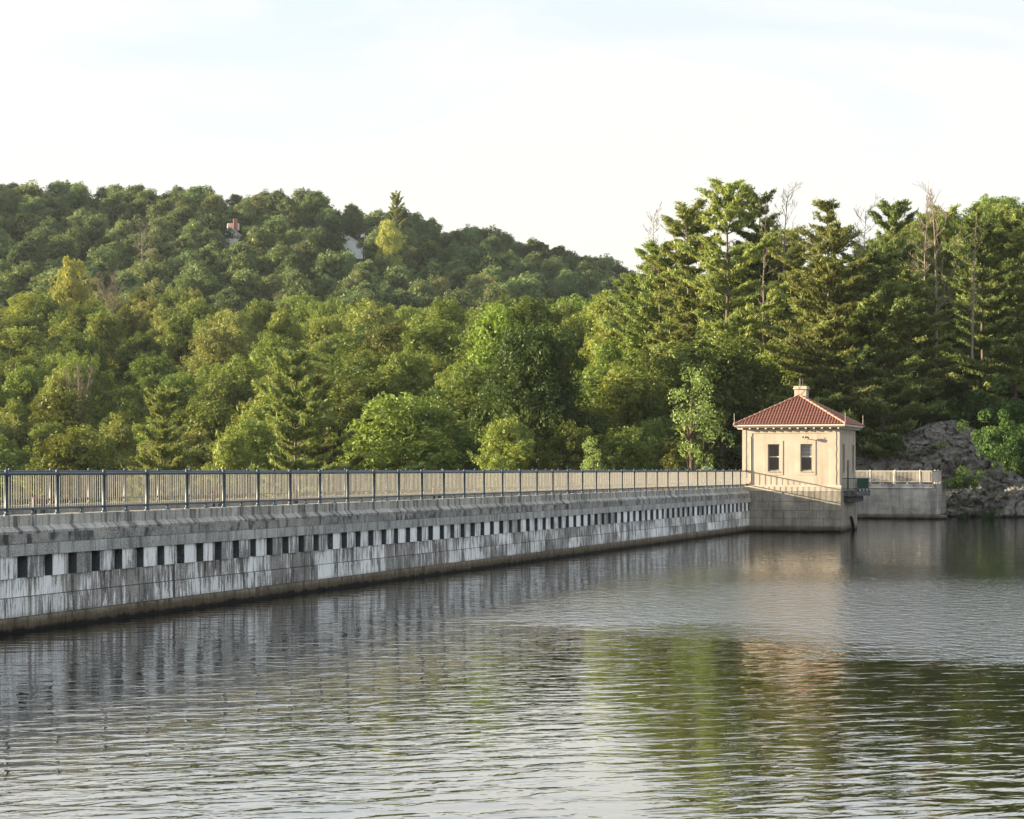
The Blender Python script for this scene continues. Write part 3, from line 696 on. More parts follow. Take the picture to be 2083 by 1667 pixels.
# balcony on the water side
by_0, by_1, bxx = 135.5, 140.4, 7.30
rsb = random.Random(4)
def ragged(x0, x1, y0, y1, z0, z1, nx_, ny_, amp, seed):
    bm = bmesh.new(); bmesh.ops.create_cube(bm, size=1); bmesh.ops.subdivide_edges(bm, edges=bm.edges, cuts=7, use_grid_fill=True)
    for v_ in bm.verts:
        p = Vector((x0 + (v_.co.x + .5) * (x1 - x0), y0 + (v_.co.y + .5) * (y1 - y0), z0 + (v_.co.z + .5) * (z1 - z0)))
        k = mnoise.noise(p * 3.1 + Vector((seed, 0, 0))); k2 = mnoise.noise(p * 7 + Vector((0, seed, 0)))
        v_.co = p + Vector((amp * k, amp * k2, amp * .8 * k)) 
    me = bpy.data.meshes.new('slab'); bm.to_mesh(me); bm.free(); me.materials.append(M['slab']); return me
sl = link('balcony_slab', ragged(bx1 - .05, bxx + .1, by_0 - .05, by_1 + .05, 2.45, 2.80, 8, 8, .05, 2), gh, GO)
link('balcony_corbel', ragged(bx1 - .05, bx1 + .55, by_0 + .2, by_1 - .3, 2.05, 2.46, 8, 8, .12, 5), gh, GO)
bal = gp(MB().tube([(BX1, by_0, 3.68), (bxx, by_0, 3.68), (bxx, by_1, 3.68), (BX1, by_1, 3.68)], .03, 6, smooth=False), 'balcony_railing', M['green'])
MB().tube([(BX1, by_0, 2.96), (bxx, by_0, 2.96), (bxx, by_1, 2.96), (BX1, by_1, 2.96)], .025, 6, smooth=False).build('bottom_rail', M['green'], bal)
for i in range(9):
    x = BX1 + .06 + (bxx - BX1 - .06) * i / 8; MB().box(x - .012, x + .012, by_0 - .012, by_0 + .012, 2.8, 3.67).build('baluster', M['green'], bal); MB().box(x - .012, x + .012, by_1 - .012, by_1 + .012, 2.8, 3.67).build('baluster', M['green'], bal)
for i in range(1, 40):
    y = by_0 + (by_1 - by_0) * i / 40; MB().box(bxx - .012, bxx + .012, y - .014, y + .014, 2.8, 3.67).build('baluster', M['green'], bal)
for i in range(3):
    y = by_0 + .9 + i * 1.5; m = MB().lathe([(0, -.02), (.06, -.01), (.075, .03), (.06, .09), (0, .11)], (bxx + .04, y, 2.82), 10); gp(m, 'rail_foot', M['white'])

# ------------------------------------------------------------------ rock outcrop on the far bank
def rock_sheet(name, us, tops, Zb, lean, seed, label, amp=.55, zlow=-1.0, nu=150, nt=70, mat='rock', group=None):
    mb = MB(); V_ = []
    Ub = np.linspace(us[0], us[-1], nu)
    for i, u in enumerate(Ub):
        vt = np.interp(u, us, tops); x, y = W(u, Zb); dx, dy = (x - CX), (y - CY); q = math.hypot(dx, dy); ux, uy = dx / q, dy / q
        ztop = HZ(vt, Zb + 6)
        for j in range(nt + 1):
            t = j / nt
            if t < .8: s = t / .8; z = zlow + (ztop - zlow) * (1 - (1 - s) ** 1.6); dep = lean * s ** 1.3 * 7
            else: s = (t - .8) / .2; z = ztop - s * s * 2.5; dep = lean * 7 + s * 9
            p = Vector((x + ux * dep, y + uy * dep, z))
            w_ = Vector((p.x * .9 + p.z * .55, p.y * .5, p.z * 1.6 - p.x * .35))
            k = mnoise.fractal(w_ * .28 + Vector((seed, 0, 0)), 1.0, 2.1, 7) * 1.5
            rdg = 1 - abs(mnoise.noise(w_ * .8 + Vector((0, seed, 0)))) * 2; rdg2 = 1 - abs(mnoise.noise(w_ * 2.3 + Vector((seed, seed, 0)))) * 2
            st = math.floor((p.z * 1.3 - p.x * .42 + k) * 1.0) * .16
            crk = max(0, .09 - abs(mnoise.noise(w_ * .55 + Vector((3, seed, 7))))) * 9; crk2 = max(0, .07 - abs(mnoise.noise(Vector((p.x * .5 + p.z * 1.1, p.y * .4, p.z * .3 - p.x * .9)) * 1.1 + Vector((seed, 1, 7))))) * 7
            dd = amp * (k + .55 * rdg + .28 * rdg2) + st * .45 - crk * .62 - crk2 * .6
            V_.append((p.x - ux * dd, p.y - uy * dd, p.z + .35 * amp * k + .1 * rdg2))
    F_ = [((i) * (nt + 1) + j, (i + 1) * (nt + 1) + j, (i + 1) * (nt + 1) + j + 1, i * (nt + 1) + j + 1) for i in range(nu - 1) for j in range(nt)]
    mb.add(V_, F_, False); o = mb.build(name, M[mat]); return tag(o, label, 'rock', group)
rock_sheet('rock_outcrop', [1690, 1742, 1800, 1850, 1900, 1945, 1985, 2010, 2040], [926, 910, 896, 878, 860, 856, 872, 925, 985], 181, .9, 1, 'big grey domed rock outcrop above the railing right of the gatehouse')
rock_sheet('rock_ledge', [1890, 1930, 1975, 2010, 2050, 2100, 2180, 2300, 2420, 2560], [1010, 985, 950, 935, 950, 985, 960, 930, 960, 1000], 177, .75, 5, 'dark fractured rock ledges sloping into the water at the right edge', amp=.7, nu=260)
rock_sheet('rock_slab', [1985, 2010, 2060, 2110, 2200], [1040, 1010, 990, 985, 1000], 174.5, .6, 9, 'low dark wet rock slab at the waterline by the right edge', amp=.4, nu=90, nt=50)
for u, v0, wd, lab in ((1436, 949.5, .9, 'rounded grey boulder above the rail just left of the gatehouse'), (1413, 952, .65, 'smaller low boulder left of the rounded grey boulder')):
    x, y = W(u, 158); bm = bmesh.new(); bmesh.ops.create_icosphere(bm, subdivisions=4, radius=1)
    for v_ in bm.verts: v_.co *= 1 + .22 * mnoise.noise(v_.co * 1.4 + Vector((u, 0, 0))) + .06 * mnoise.noise(v_.co * 5)
    me = bpy.data.meshes.new('boulder'); bm.to_mesh(me); bm.free(); me.materials.append(M['rock']); gz = HZ(v0, 158)
    o = link('boulder', me, None, (x, y, gz - 1.0), (0, 0, u), (wd, wd, 1.0)); tag(o, lab, 'rock')

#PART2
# ------------------------------------------------------------------ vegetation: prototypes
def quads_mesh(name, C, N_, S, mat, aspect=1.35, T=None, base=None):
    """C centres (n,3), N_ normals, S sizes -> one mesh of leaf quads; base: (mb, mat) adds wood"""
    n = len(C); N_ = N_ / (np.linalg.norm(N_, axis=1, keepdims=True) + 1e-9)
    if T is None: T = np.random.RandomState(n).normal(size=(n, 3))
    T = T - N_ * (T * N_).sum(1, keepdims=True); T /= (np.linalg.norm(T, axis=1, keepdims=True) + 1e-9); B = np.cross(N_, T)
    s = S[:, None]; a = T * s * .5 * aspect; b = B * s * .5 / aspect
    v = np.stack([C - a, C + b * .9 - a * .1, C + a, C - b * .9 - a * .1], 1).reshape(-1, 3).astype(np.float32)
    me = bpy.data.meshes.new(name); me.vertices.add(4 * n); me.vertices.foreach_set('co', v.ravel())
    me.loops.add(4 * n); me.loops.foreach_set('vertex_index', np.arange(4 * n, dtype=np.int32))
    me.polygons.add(n); me.polygons.foreach_set('loop_start', np.arange(0, 4 * n, 4, dtype=np.int32)); me.polygons.foreach_set('loop_total', np.full(n, 4, np.int32))
    me.materials.append(mat); me.update(calc_edges=True); return me
def clump_leaves(rng, c, r, n, size, up=.35, flat=1.0):
    d = rng.normal(size=(n, 3)); d[:, 2] += up; d /= np.linalg.norm(d, axis=1, keepdims=True)
    rad = r * (1 - .55 * rng.rand(n) ** 2.2)
    C = np.array(c) + d * rad[:, None] * np.array([1, 1, flat]); N_ = d + rng.normal(size=(n, 3)) * .55
    return C, N_, size * rng.uniform(.6, 1.35, n)
def broad_mesh(name, mat, seed, H=16, R=4.6, base=.28, lobes=10, cl=15, lv=130, size=.24, cr=.85, gap=0.0, narrow=1.0, fill=500):
    rng = np.random.RandomState(seed); Cs, Ns, Ss = [], [], []; L = []
    zc0, zc1 = H * base, H
    for i in range(lobes):
        t = (i + .5) / lobes; z = zc0 + (zc1 - zc0) * (t ** .8) * .86 + .6
        env = math.sin(math.pi * min(.98, .16 + .80 * t)) ** .7
        a = i * 2.4 + rng.uniform(-.8, .8); lr = R * rng.uniform(.28, .56) * (1.0 if narrow == 1 else .8)
        rr = max(0, R * env - lr * .8) * rng.uniform(.6, 1.25) * narrow
        if t > .92: rr *= .3
        L.append((np.array([math.cos(a) * rr, math.sin(a) * rr, z]), lr))
    L.append((np.array([0, 0, zc0 + (zc1 - zc0) * .55]), R * .55))
    for c, lr in L:
        for j in range(cl):
            if rng.rand() < gap: continue
            d = rng.normal(size=3); d[2] = d[2] * .8 + .35; d /= np.linalg.norm(d)
            cc = c + d * lr * rng.uniform(.55, 1.22) * np.array([1, 1, .8]); r_ = cr * rng.uniform(.5, 1.35)
            a_, b_, s_ = clump_leaves(rng, cc, r_, int(lv * (r_ / cr) ** 1.6), size); Cs.append(a_); Ns.append(b_); Ss.append(s_)
    for c, lr in L:       # inner leaves, sparse and large, so the crown is not see-through
        n = fill // len(L); a_, b_, s_ = clump_leaves(rng, c, lr * .8, n, size * 2.4, 0); Cs.append(a_); Ns.append(b_); Ss.append(s_)
    return quads_mesh(name, np.concatenate(Cs), np.concatenate(Ns), np.concatenate(Ss), mat), L
def limb(mb, p, d, ln, r, rs_, depth, spread=.55, up=.12, seg=4, n=5, kids=3, minr=.012):
    pts = [Vector(p)]; rad = [r]; d = Vector(d).normalized()
    for i in range(seg):
        d = (d + Vector((rs_.gauss(0, .13), rs_.gauss(0, .13), rs_.gauss(0, .08) + up * .3))).normalized(); pts.append(pts[-1] + d * ln / seg); rad.append(max(minr, r * (1 - .72 * (i + 1) / seg)))
    mb.tube(pts, rad, n, cap=False)
    if depth > 0:
        for k in range(kids):
            i = rs_.randint(1, seg); q = pts[i]; s = (d + Vector((rs_.uniform(-1, 1), rs_.uniform(-1, 1), rs_.uniform(-.3, .8))) * spread * 1.5).normalized()
            limb(mb, q, s, ln * rs_.uniform(.45, .7), rad[i] * .62, rs_, depth - 1, spread, up, max(3, seg - 1), max(3, n - 1), kids, minr)
def trunk_mesh(L, H, seed, mat, r=.26):
    rs_ = random.Random(seed); mb = MB(); top = H * .72; lean = (rs_.uniform(-.5, .5), rs_.uniform(-.5, .5))
    pts = [(lean[0] * (i / 6) ** 2 + .12 * math.sin(i * 1.7), lean[1] * (i / 6) ** 2, top * i / 6 - .6 * (i == 0)) for i in range(7)]
    mb.tube(pts, [r * (1.35 if i == 0 else 1) * (1 - .11 * i) for i in range(7)], 8)
    for c, lr in L[:-1]:
        z0 = max(H * .18, c[2] - lr * 1.6 - rs_.uniform(0, 2)); f = min(1, z0 / top); p = Vector((lean[0] * f * f, lean[1] * f * f, z0)); q = Vector(c)
        m_ = p.lerp(q, .5) + Vector((0, 0, -.3)); mb.tube([p, m_, q], [r * .42, r * .26, r * .10], 5, cap=False)
        for _ in range(2):
            e = q + Vector((rs_.gauss(0, 1), rs_.gauss(0, 1), rs_.gauss(.4, .6))) * lr * .55; mb.tube([m_, m_.lerp(e, .5) + Vector((0, 0, .2)), e], [r * .2, r * .12, r * .04], 4, cap=False)
    return mb.mesh('trunk', mat)
def pine_mesh(seed, H=20, R=4.6, clear=.15, wh=22, dens=85, droop=.0, pw=.62, asym=0.0, mat=None, nsize=.26, thin=0.0, lift=1.0):
    rng = np.random.RandomState(seed); rs_ = random.Random(seed); wood = MB(); Cs, Ns, Ss, Ts = [], [], [], []
    bend = rs_.uniform(-.4, .4)
    pts = [(bend * math.sin(i / 10 * 2.5), .2 * math.sin(i * .7), H * i / 10 * .985 - .6 * (i == 0)) for i in range(11)]
    wood.tube(pts, [.27 * (H / 20) * (1 - .088 * i) + .015 for i in range(11)], 8)
    def axis(z): f = z / (H * .985) * 10; i = min(9, int(f)); a = f - i; return Vector(pts[i]).lerp(Vector(pts[i + 1]), a)
    for w_ in range(wh):
        t = (w_ + rs_.uniform(-.12, .12)) / wh; t = min(max(t, 0), .985); z = H * (clear + (1 - clear) * t); nb = rs_.choice((4, 5, 5, 6)) if t < .9 else 5
        Rz = R * ((1 - t) ** pw) * (.55 + .45 * min(1, t * 5 + .3)) * rs_.choice((1.0, 1.0, .72, 1.12)); a0 = rs_.uniform(0, 6.28)
        for b in range(nb):
            if rs_.random() < thin: continue
            a = a0 + b * 6.283 / nb + rs_.uniform(-.35, .35); ln = Rz * rs_.uniform(.42, 1.2) * (1 + asym * math.cos(a)) + .3
            if rs_.random() < .10: ln *= 1.3
            p = axis(z); rise = .06 + (.75 * t ** 2) * lift - droop; k = 5; bp = []
            for i in range(k + 1):
                f = i / k; bp.append(p + Vector((math.cos(a + .12 * f) * ln * f, math.sin(a + .12 * f) * ln * f, ln * (rise * f + .12 * f * f * f))))
            wood.tube(bp, [.05 * (1 - .8 * i / k) * (.5 + ln / 6) + .006 for i in range(k + 1)], 4, cap=False)
            np_ = max(3, int(ln * 2.6))
            for j in range(np_):
                f = .30 + .74 * (j + rs_.random() * .6) / np_ if ln > 1.2 else .2 + .8 * (j + 1) / np_
                f = min(f, 1.03); g = f * k; i = min(k - 1, int(g)); c = bp[i].lerp(bp[i + 1], min(1.1, g - i)); side = (rs_.random() - .5) * ln * .50 * min(1, 1.5 - f)
                sa = a + (1 if side > 0 else -1) * rs_.uniform(.3, .9)
                c = c + Vector((-math.sin(a) * side, math.cos(a) * side, rs_.uniform(.0, .07))); pr = rs_.uniform(.36, .70) * (1 if ln > 1.5 else .75); n = int(dens * .8 * (pr / .5) ** 1.7)
                # a plume: elongated along its twig, thin from top to bottom
                al = rng.normal(size=n) * pr * .75; ac = rng.normal(size=n) * pr * .36; az_ = rng.normal(size=n) * pr * .17 + np.abs(al) * .02
                ux, uy = math.cos(sa), math.sin(sa); off = np.stack([al * ux - ac * uy, al * uy + ac * ux, az_ + al * .22], 1)
                tdir = np.array([ux, uy, .5]) * .8 + rng.normal(size=(n, 3)) * .45; tdir[:, 2] += .3
                Cs.append(np.array(c) + off); Ts.append(tdir); nn = rng.normal(size=(n, 3)) * .6; nn[:, 2] += .8; Ns.append(nn); Ss.append(nsize * rng.uniform(.7, 1.2, n))
    me = quads_mesh('crown', np.concatenate(Cs), np.concatenate(Ns), np.concatenate(Ss), mat or M['needle'], aspect=2.0, T=np.concatenate(Ts))
    return me, wood.mesh('trunk', M['pinebark'])
def dead_mesh(seed, H=10, r=.16, spread=.5, kids=4, depth=3, wide=.45, start=.25, stems=1):
    rs_ = random.Random(seed); mb = MB()
    for s_ in range(stems):
        lean = Vector((rs_.uniform(-.35, .35), rs_.uniform(-.3, .3), 1)) if stems > 1 else Vector((rs_.uniform(-.04, .04), 0, 1)); seg = 9
        pts = [Vector((0, 0, -.5))]
        for i in range(seg): pts.append(pts[-1] + (lean + Vector((rs_.gauss(0, .035), rs_.gauss(0, .035), 0))).normalized() * (H + .5) / seg)
        rad = [max(.022, r * (1 - .9 * i / seg)) for i in range(seg + 1)]; mb.tube(pts, rad, 7, cap=False)
        nb = 24
        for b in range(nb):
            f = start + (1 - start) * b / nb; g = f * seg; i = min(seg - 1, int(g)); p = pts[i].lerp(pts[i + 1], g - i); a = rs_.uniform(0, 6.28); el = rs_.uniform(.15, .8) + (.5 if f > .7 else 0)
            ln = H * wide * (1 - f * .55) * rs_.uniform(.25, 1.0) * (.7 if stems > 1 else 1); limb(mb, p, (math.cos(a), math.sin(a), el), ln, max(.028, rad[i] * .45), rs_, depth - 1, spread, .25, 4, 4, kids - 1, .017)
    return mb.mesh('trunk', M['deadwood'])

random.seed(5); PROTO = {}
def mkbroad(key, mat, n, **k):
    PROTO[key] = []
    for i in range(n):
        h = k.get('H', 16); me, L_ = broad_mesh('crown', M[mat], 100 + hash_(key) + i * 7, **k); PROTO[key].append((me, trunk_mesh(L_, h, i + 3, M['bark']), h))
def hash_(s): return sum(ord(c) * (i + 1) for i, c in enumerate(s)) % 997
mkbroad('near', 'leaf', 6, R=5.6, lobes=13, cl=30, lv=62, size=.22, cr=.62, fill=1800, base=.2)
mkbroad('tall', 'leaf', 3, R=4.2, lobes=13, cl=27, lv=62, size=.22, cr=.60, fill=1500, base=.16)
mkbroad('far', 'leaf_far', 6, H=14, R=5.2, lobes=11, cl=22, lv=38, size=.34, cr=.78, fill=900, base=.15)
mkbroad('dark', 'leaf_dark', 1, R=5.6, lobes=16, cl=20, lv=120, size=.20, cr=.8, fill=2500, base=.22)
mkbroad('lime', 'leaf_lime', 1, R=4.2, lobes=10, cl=14, lv=100, size=.22, cr=.75, fill=700)
mkbroad('gold', 'leaf_gold', 1, R=4.6, lobes=10, cl=13, lv=90, size=.22, cr=.75, fill=700)
mkbroad('poplar', 'leaf_pale', 1, H=9, R=2.7, lobes=9, cl=9, lv=34, size=.16, cr=.48, fill=60, base=.12, gap=.22)
PROTO['bush'] = []
for i in range(3):
    rng = np.random.RandomState(70 + i); A = [clump_leaves(rng, (rng.normal() * .62, rng.normal() * .62, .2 + abs(rng.normal()) * .55), rng.uniform(.16, .42), 150, .10) for _ in range(34)]
    PROTO['bush'].append(quads_mesh('foliage', *[np.concatenate([a[k] for a in A]) for k in range(3)], M['leaf_bush']))
PROTO['grass'] = []
rng = np.random.RandomState(5); n = 420; c = rng.normal(size=(n, 3)) * np.array([.6, .6, 0]) + np.array([0, 0, .22]); nn = rng.normal(size=(n, 3)); nn[:, 2] *= .2; tt = rng.normal(size=(n, 3)) * .35; tt[:, 2] += 1
PROTO['grass'].append(quads_mesh('grass_tuft', c, nn, .42 * rng.uniform(.6, 1.3, n), M['grass'], aspect=3.0, T=tt))
PINE = {'full': [pine_mesh(1, 20, 6.0, .06, 16, 120, pw=.62, thin=.08), pine_mesh(2, 20, 5.4, .10, 15, 120, pw=.55, thin=.10)],
        'tall': [pine_mesh(3, 24, 5.0, .42, 12, 115, pw=.45, thin=.15), pine_mesh(4, 24, 5.4, .36, 13, 115, pw=.42, asym=.25, thin=.15)],
        'crown': [pine_mesh(6, 24, 6.6, .14, 19, 125, pw=.50, asym=-.25, thin=.12), pine_mesh(7, 24, 6.2, .20, 17, 125, pw=.45, asym=.15, thin=.14)],
        'thin': [pine_mesh(9, 24, 6.6, .20, 20, 90, pw=.62, thin=.15, lift=1.0)]}
PH = {'full': 20, 'tall': 24, 'crown': 24, 'thin': 24}

# ------------------------------------------------------------------ vegetation: named trees
occupied = []
def base_at(u, Z):
    x, y = W(u, Z); return x, y, ground_z(x, y)
def tree(name, label, cat, u, Z, vtop, crown, trunk, h, wide=None, rz=None, group=None, zb=None, r=3.2, sink=0):
    x, y, g = base_at(u, Z); g = zb if zb is not None else g; top = HZ(vtop, Z); s = (top - g) / h; w = s if wide is None else wide
    t = empty(name, (x, y, g - sink), rz if rz is not None else random.uniform(0, 6.28), label=label, cat=cat, group=group); t.scale = (w, w, s)
    if crown: link('crown', crown, t)
    if trunk: link('trunk', trunk, t)
    occupied.append((x, y, r)); return t
GP = 'tall pines on the bank behind the gatehouse'
def pine(u, Z, vtop, kind, i, label, wide=None, zb=None, rz=None, group=GP, name='pine_tree'):
    c, w = PINE[kind][i % len(PINE[kind])]; return tree(name, label, 'pine tree', u, Z, vtop, c, w, PH[kind], wide, rz, group, zb)
pine(607, 178, 716, 'full', 0, 'big solitary pine with layered boughs rising just behind the railing', .88, zb=-8, group=None, rz=.4)
pine(640, 196, 770, 'full', 1, 'smaller pine tucked close behind the big solitary one', .8, zb=-8, group=None)
pine(335, 186, 800, 'full', 1, 'low spreading pine behind the railing at the left of the big pine', .8, zb=-9, group=None)
pine(806, 606, 396, 'crown', 1, 'narrow pine standing above the ridge line of the far hill', .55, group=None)
pine(1478, 206, 374, 'crown', 0, 'tallest dense pine, highest crown in the picture, left of the gatehouse roof', .98, rz=2.0)
pine(1400, 212, 424, 'crown', 1, 'dense pine with a lower shoulder just left of the tallest one', .95, rz=1.0)
pine(1335, 218, 500, 'full', 1, 'pine at the left end of the tall group, its boughs sloping down to the valley', 1.0, rz=.5)
pine(1290, 222, 560, 'full', 0, 'shorter pine at the outer left foot of the tall group', .85)
pine(1545, 212, 395, 'tall', 0, 'pine with a long bare trunk right of the tallest one', .85)
pine(1600, 218, 470, 'tall', 1, 'thinly branched pine between the tallest pine and the isolated spire', .8)
pine(1684, 188, 413, 'thin', 0, 'isolated airy pine spire with upswept branches standing clear against the sky', .98, rz=.8)
pine(1725, 189, 540, 'crown', 1, 'broad layered pine behind the right side of the gatehouse roof', 1.0, rz=3.0)
pine(1790, 187, 515, 'full', 0, 'broad pine with flat plume boughs above the right end of the roof', 1.02, rz=4.2)
pine(1812, 202, 420, 'full', 1, 'pointed pine rising behind the flat plume boughs', .9)
pine(1848, 191, 560, 'tall', 0, 'pine with a straight bare lower trunk right of the roof', .8)
pine(2003, 195, 440, 'tall', 1, 'bare-trunked pine near the right edge above the rock', .9)
pine(2068, 196, 425, 'crown', 0, 'heavy pine cut by the right edge of the view', .95, rz=1.7)
pine(1925, 212, 440, 'crown', 1, 'dark pine behind the dead trunks on the right bank', .9)
bgn = sorted(((1350, 230, 530), (1560, 232, 490), (1765, 230, 500), (1890, 236, 465), (1975, 230, 470), (2110, 214, 420), (1655, 200, 620)))
for i, (u, Z, v) in enumerate(bgn):
    pine(u, Z, v, ('crown', 'full', 'tall')[i % 3], i, 'background pine filling in among the tall pines, %s from the left' % ['first', 'second', 'third', 'fourth', 'fifth', 'sixth', 'seventh', 'eighth', 'ninth', 'tenth', 'eleventh'][i], .9, group='background pines of the right bank')
b = PROTO['dark'][0]; tree('maple_tree', 'dark round-crowned maple behind the middle of the railing, above a bare trunk', 'tree', 1082, 186, 668, b[0], b[1], 16, 1.02)
b = PROTO['poplar'][0]; tree('poplar_tree', 'pale sparse young poplar standing left of the gatehouse', 'tree', 1408, 152, 752, b[0], b[1], 9, 1.02, zb=2.0, r=2)
b = PROTO['poplar'][0]; tree('young_tree', 'thin pale sapling leaning over the rail left of the poplar', 'tree', 1205, 155, 890, b[0], b[1], 9, .5, zb=1.0, r=1)
b = PROTO['gold'][0]; tree('broadleaf_tree', 'yellow-green tree on the far hill beside the white house with the flagpole', 'tree', 790, 572, 447, b[0], b[1], 16, 1.0)
tree('broadleaf_tree', 'pale yellowish tree standing out on the left hillside', 'tree', 143, 400, 525, b[0], b[1], 16, .9)
b = PROTO['lime'][0]; tree('broadleaf_tree', 'bright lime green tree topping the mass behind the middle of the dam', 'tree', 1010, 232, 626, b[0], b[1], 16, 1.05)
tree('broadleaf_tree', 'bright lime green tree in the valley right of the dark maple', 'tree', 1235, 205, 700, b[0], b[1], 16, .8)
for i, (X_, Y_, zt, pos) in enumerate(((-13.5, 166.5, 7.0, 'nearest the gatehouse'), (-18, 165, 7.6, 'second from the gatehouse'), (-22.5, 164, 8.0, 'third from the gatehouse'), (-27.5, 162.5, 8.6, 'farthest from the gatehouse'))):
    b = PROTO['near'][i]; u_, Z_ = UZ(X_, Y_); t = tree('small_tree', 'low leafy tree just behind the railing right of the middle, ' + pos, 'tree', u_, Z_, HOR - (zt - CH) / Z_ * FPX, b[0], b[1], 16, .62, zb=-1.5, group='low trees behind the railing left of the gatehouse')
DG = 'leafless dead trees'
def dead(u, Z, v0, v1, seed, label, **k):
    x, y = W(u, Z); zt, zb = HZ(v0, Z), HZ(v1, Z); H = zt - zb; me = dead_mesh(seed, H, **k); o = empty('dead_tree', (x, y, zb), 0, label=label, cat='dead tree', group=DG); link('trunk', me, o); occupied.append((x, y, 1.5))
dead(1334, 224, 434, 600, 21, 'bare dead treetop sticking up at the left of the pines', r=.11, wide=.26, start=.3)
dead(1588, 212, 386, 640, 22, 'dead tree with curving bare limbs against the sky right of the tallest pine', r=.17, wide=.30, start=.40)
dead(1553, 203, 405, 700, 27, 'dead trunk with stubby branches beside the tallest pine', r=.11, wide=.09, start=.2)
dead(1755, 212, 428, 560, 23, 'small twiggy dead treetop right of the isolated spire', r=.09, wide=.45, start=.1)
dead(1878, 194, 402, 700, 24, 'twin dead tree with fan of twigs at its top, left one of the pale trunks', r=.13, wide=.20, start=.45)
dead(1902, 190, 394, 735, 25, 'tall pale dead trunk with long bare side branches', r=.19, wide=.30, start=.22)
dead(1977, 190, 440, 720, 26, 'pale dead pine trunk standing alone near the right edge', r=.14, wide=.12, start=.3)
dead(1664, 200, 490, 640, 31, 'slim dead stem behind the gatehouse chimney', r=.09, wide=.12, start=.3)
dead(290, 520, 458, 560, 28, 'grey dead tree with forked crown on the far dark slope', r=.22, wide=.45, start=.3)
dead(228, 355, 560, 640, 29, 'mauve twiggy dead crown among the sunlit trees on the left hill', r=.10, wide=.7, start=.15, stems=3)
dead(160, 262, 745, 850, 30, 'bleached many-stemmed dead tree low on the left', r=.12, wide=.35, start=.2, stems=5)
dead(565, 300, 700, 760, 32, 'small reddish dead top behind the tip of the big solitary pine', r=.08, wide=.6, start=.1, stems=2)

# ------------------------------------------------------------------ houses on the far hill
def gable_house(u, Z, zb, w, d, hw, hr, rz, lab, mat, chimney=None, off=0):
    x, y = W(u, Z); h = empty('house', (x, y, zb), rz, label=lab, cat='house')
    m = MB(); v = [(-w / 2, 0, 0), (w / 2, 0, 0), (w / 2, 0, hw), (0, 0, hr), (-w / 2, 0, hw)]; m.add(v + [(a, d, c) for a, _, c in v], [(0, 1, 2, 3, 4), (9, 8, 7, 6, 5), (1, 6, 7, 2), (0, 4, 9, 5), (0, 5, 6, 1)]); m.build('wall', mat, h)
    for s in (-1, 1):
        m = MB(); a = [(0, -.35, hr + .12), (s * (w / 2 + .4), -.35, hw - .22), (s * (w / 2 + .4), d + .3, hw - .22), (0, d + .3, hr + .12)]; m.add(a + [(p, q, r_ - .18) for p, q, r_ in a], [(0, 1, 2, 3), (7, 6, 5, 4), (0, 4, 5, 1), (1, 5, 6, 2), (2, 6, 7, 3)]); m.build('roof', M['shingle'], h)
        MB().add([(0, -.38, hr + .12), (s * (w / 2 + .4), -.38, hw - .22), (s * (w / 2 + .4), -.38, hw - .45), (0, -.38, hr - .16), (0, -.30, hr + .12), (s * (w / 2 + .4), -.30, hw - .22), (s * (w / 2 + .4), -.30, hw - .45), (0, -.30, hr - .16)], [(0, 1, 2, 3), (7, 6, 5, 4), (0, 4, 5, 1), (3, 2, 6, 7)]).build('fascia', M['white'], h)
    return h
M['shingle'] = m_paint('grey_shingle', (.06, .055, .055), (.11, .10, .095), .9)
M['siding'] = m_paint('white_siding', (.62, .64, .64), (.76, .77, .75), .7)
M['brick'] = m_paint('red_brick', (.34, .13, .08), (.48, .21, .14), .9)
def hill(u, Z): x, y = W(u, Z); return ground_z(x, y)
g1 = hill(468, 616); Z1 = 616
h1 = gable_house(469, Z1, g1 - .5, 6.4, 10, HZ(475, Z1) - g1, HZ(459, Z1) - g1, TH + .2, 'white gabled house with a red brick chimney half hidden by trees on the far hill', M['siding'])
MB().box(-.6, 3.0, 4.0, 9.5, HZ(462, Z1) - g1, HZ(452, Z1) - g1 + .6).build('upper_gable', M['siding'], h1)
MB().box(1.0, 2.3, 2.2, 3.4, HZ(462, Z1) - g1, HZ(443, Z1) - g1 + .5).build('chimney', M['brick'], h1)
zw = HZ(486, Z1) - g1 + .5
for k in range(3): f = MB().box(.45 + k * .68, .97 + k * .68, -.05, .02, zw, zw + 1.2).build('window', M['frame'], h1); MB().box(.50 + k * .68, .92 + k * .68, -.07, -.052, zw + .06, zw + 1.14).build('pane', M['glass'], f)
Z2 = 640; g2 = hill(712, Z2)
h2 = gable_house(709, Z2, g2 - .5, 9.4, 9, HZ(497, Z2) - g2 + .5, HZ(481, Z2) - g2 + .5, TH + .15, 'small pale house with a low gable roof beside the flagpole on the far hill', M['siding'])
MB().lathe([(0, 0), (.34, 0), (.34, .1), (0, .1)], (0, 0, 0), 10).build('gable_vent', M['frame'], h2, loc=(0, -.1, HZ(487, Z2) - g2 + .5), rot=(R(90), 0, 0))
MB().box(-2.2, -1.9, -.35, -.1, 0, HZ(482, Z2) - g2 + .5).build('vent_pipe', M['white'], h2)
x, y = W(741, 634); gf_ = ground_z(x, y); pt = HZ(474, 634) - gf_; fp = empty('flagpole', (x, y, gf_), TH, label='white flagpole with a drooping pale flag beside the small far house', cat='flagpole')
MB().tube([(0, 0, -.3), (0, 0, pt)], .08, 8).build('pole', M['white'], fp)
v = []
for i in range(7):
    for j in range(4): v.append((-.05 - i * .18, .08 * math.sin(i * 1.3), pt - .3 - j * .26 - i * .05 * (1 + .3 * j)))
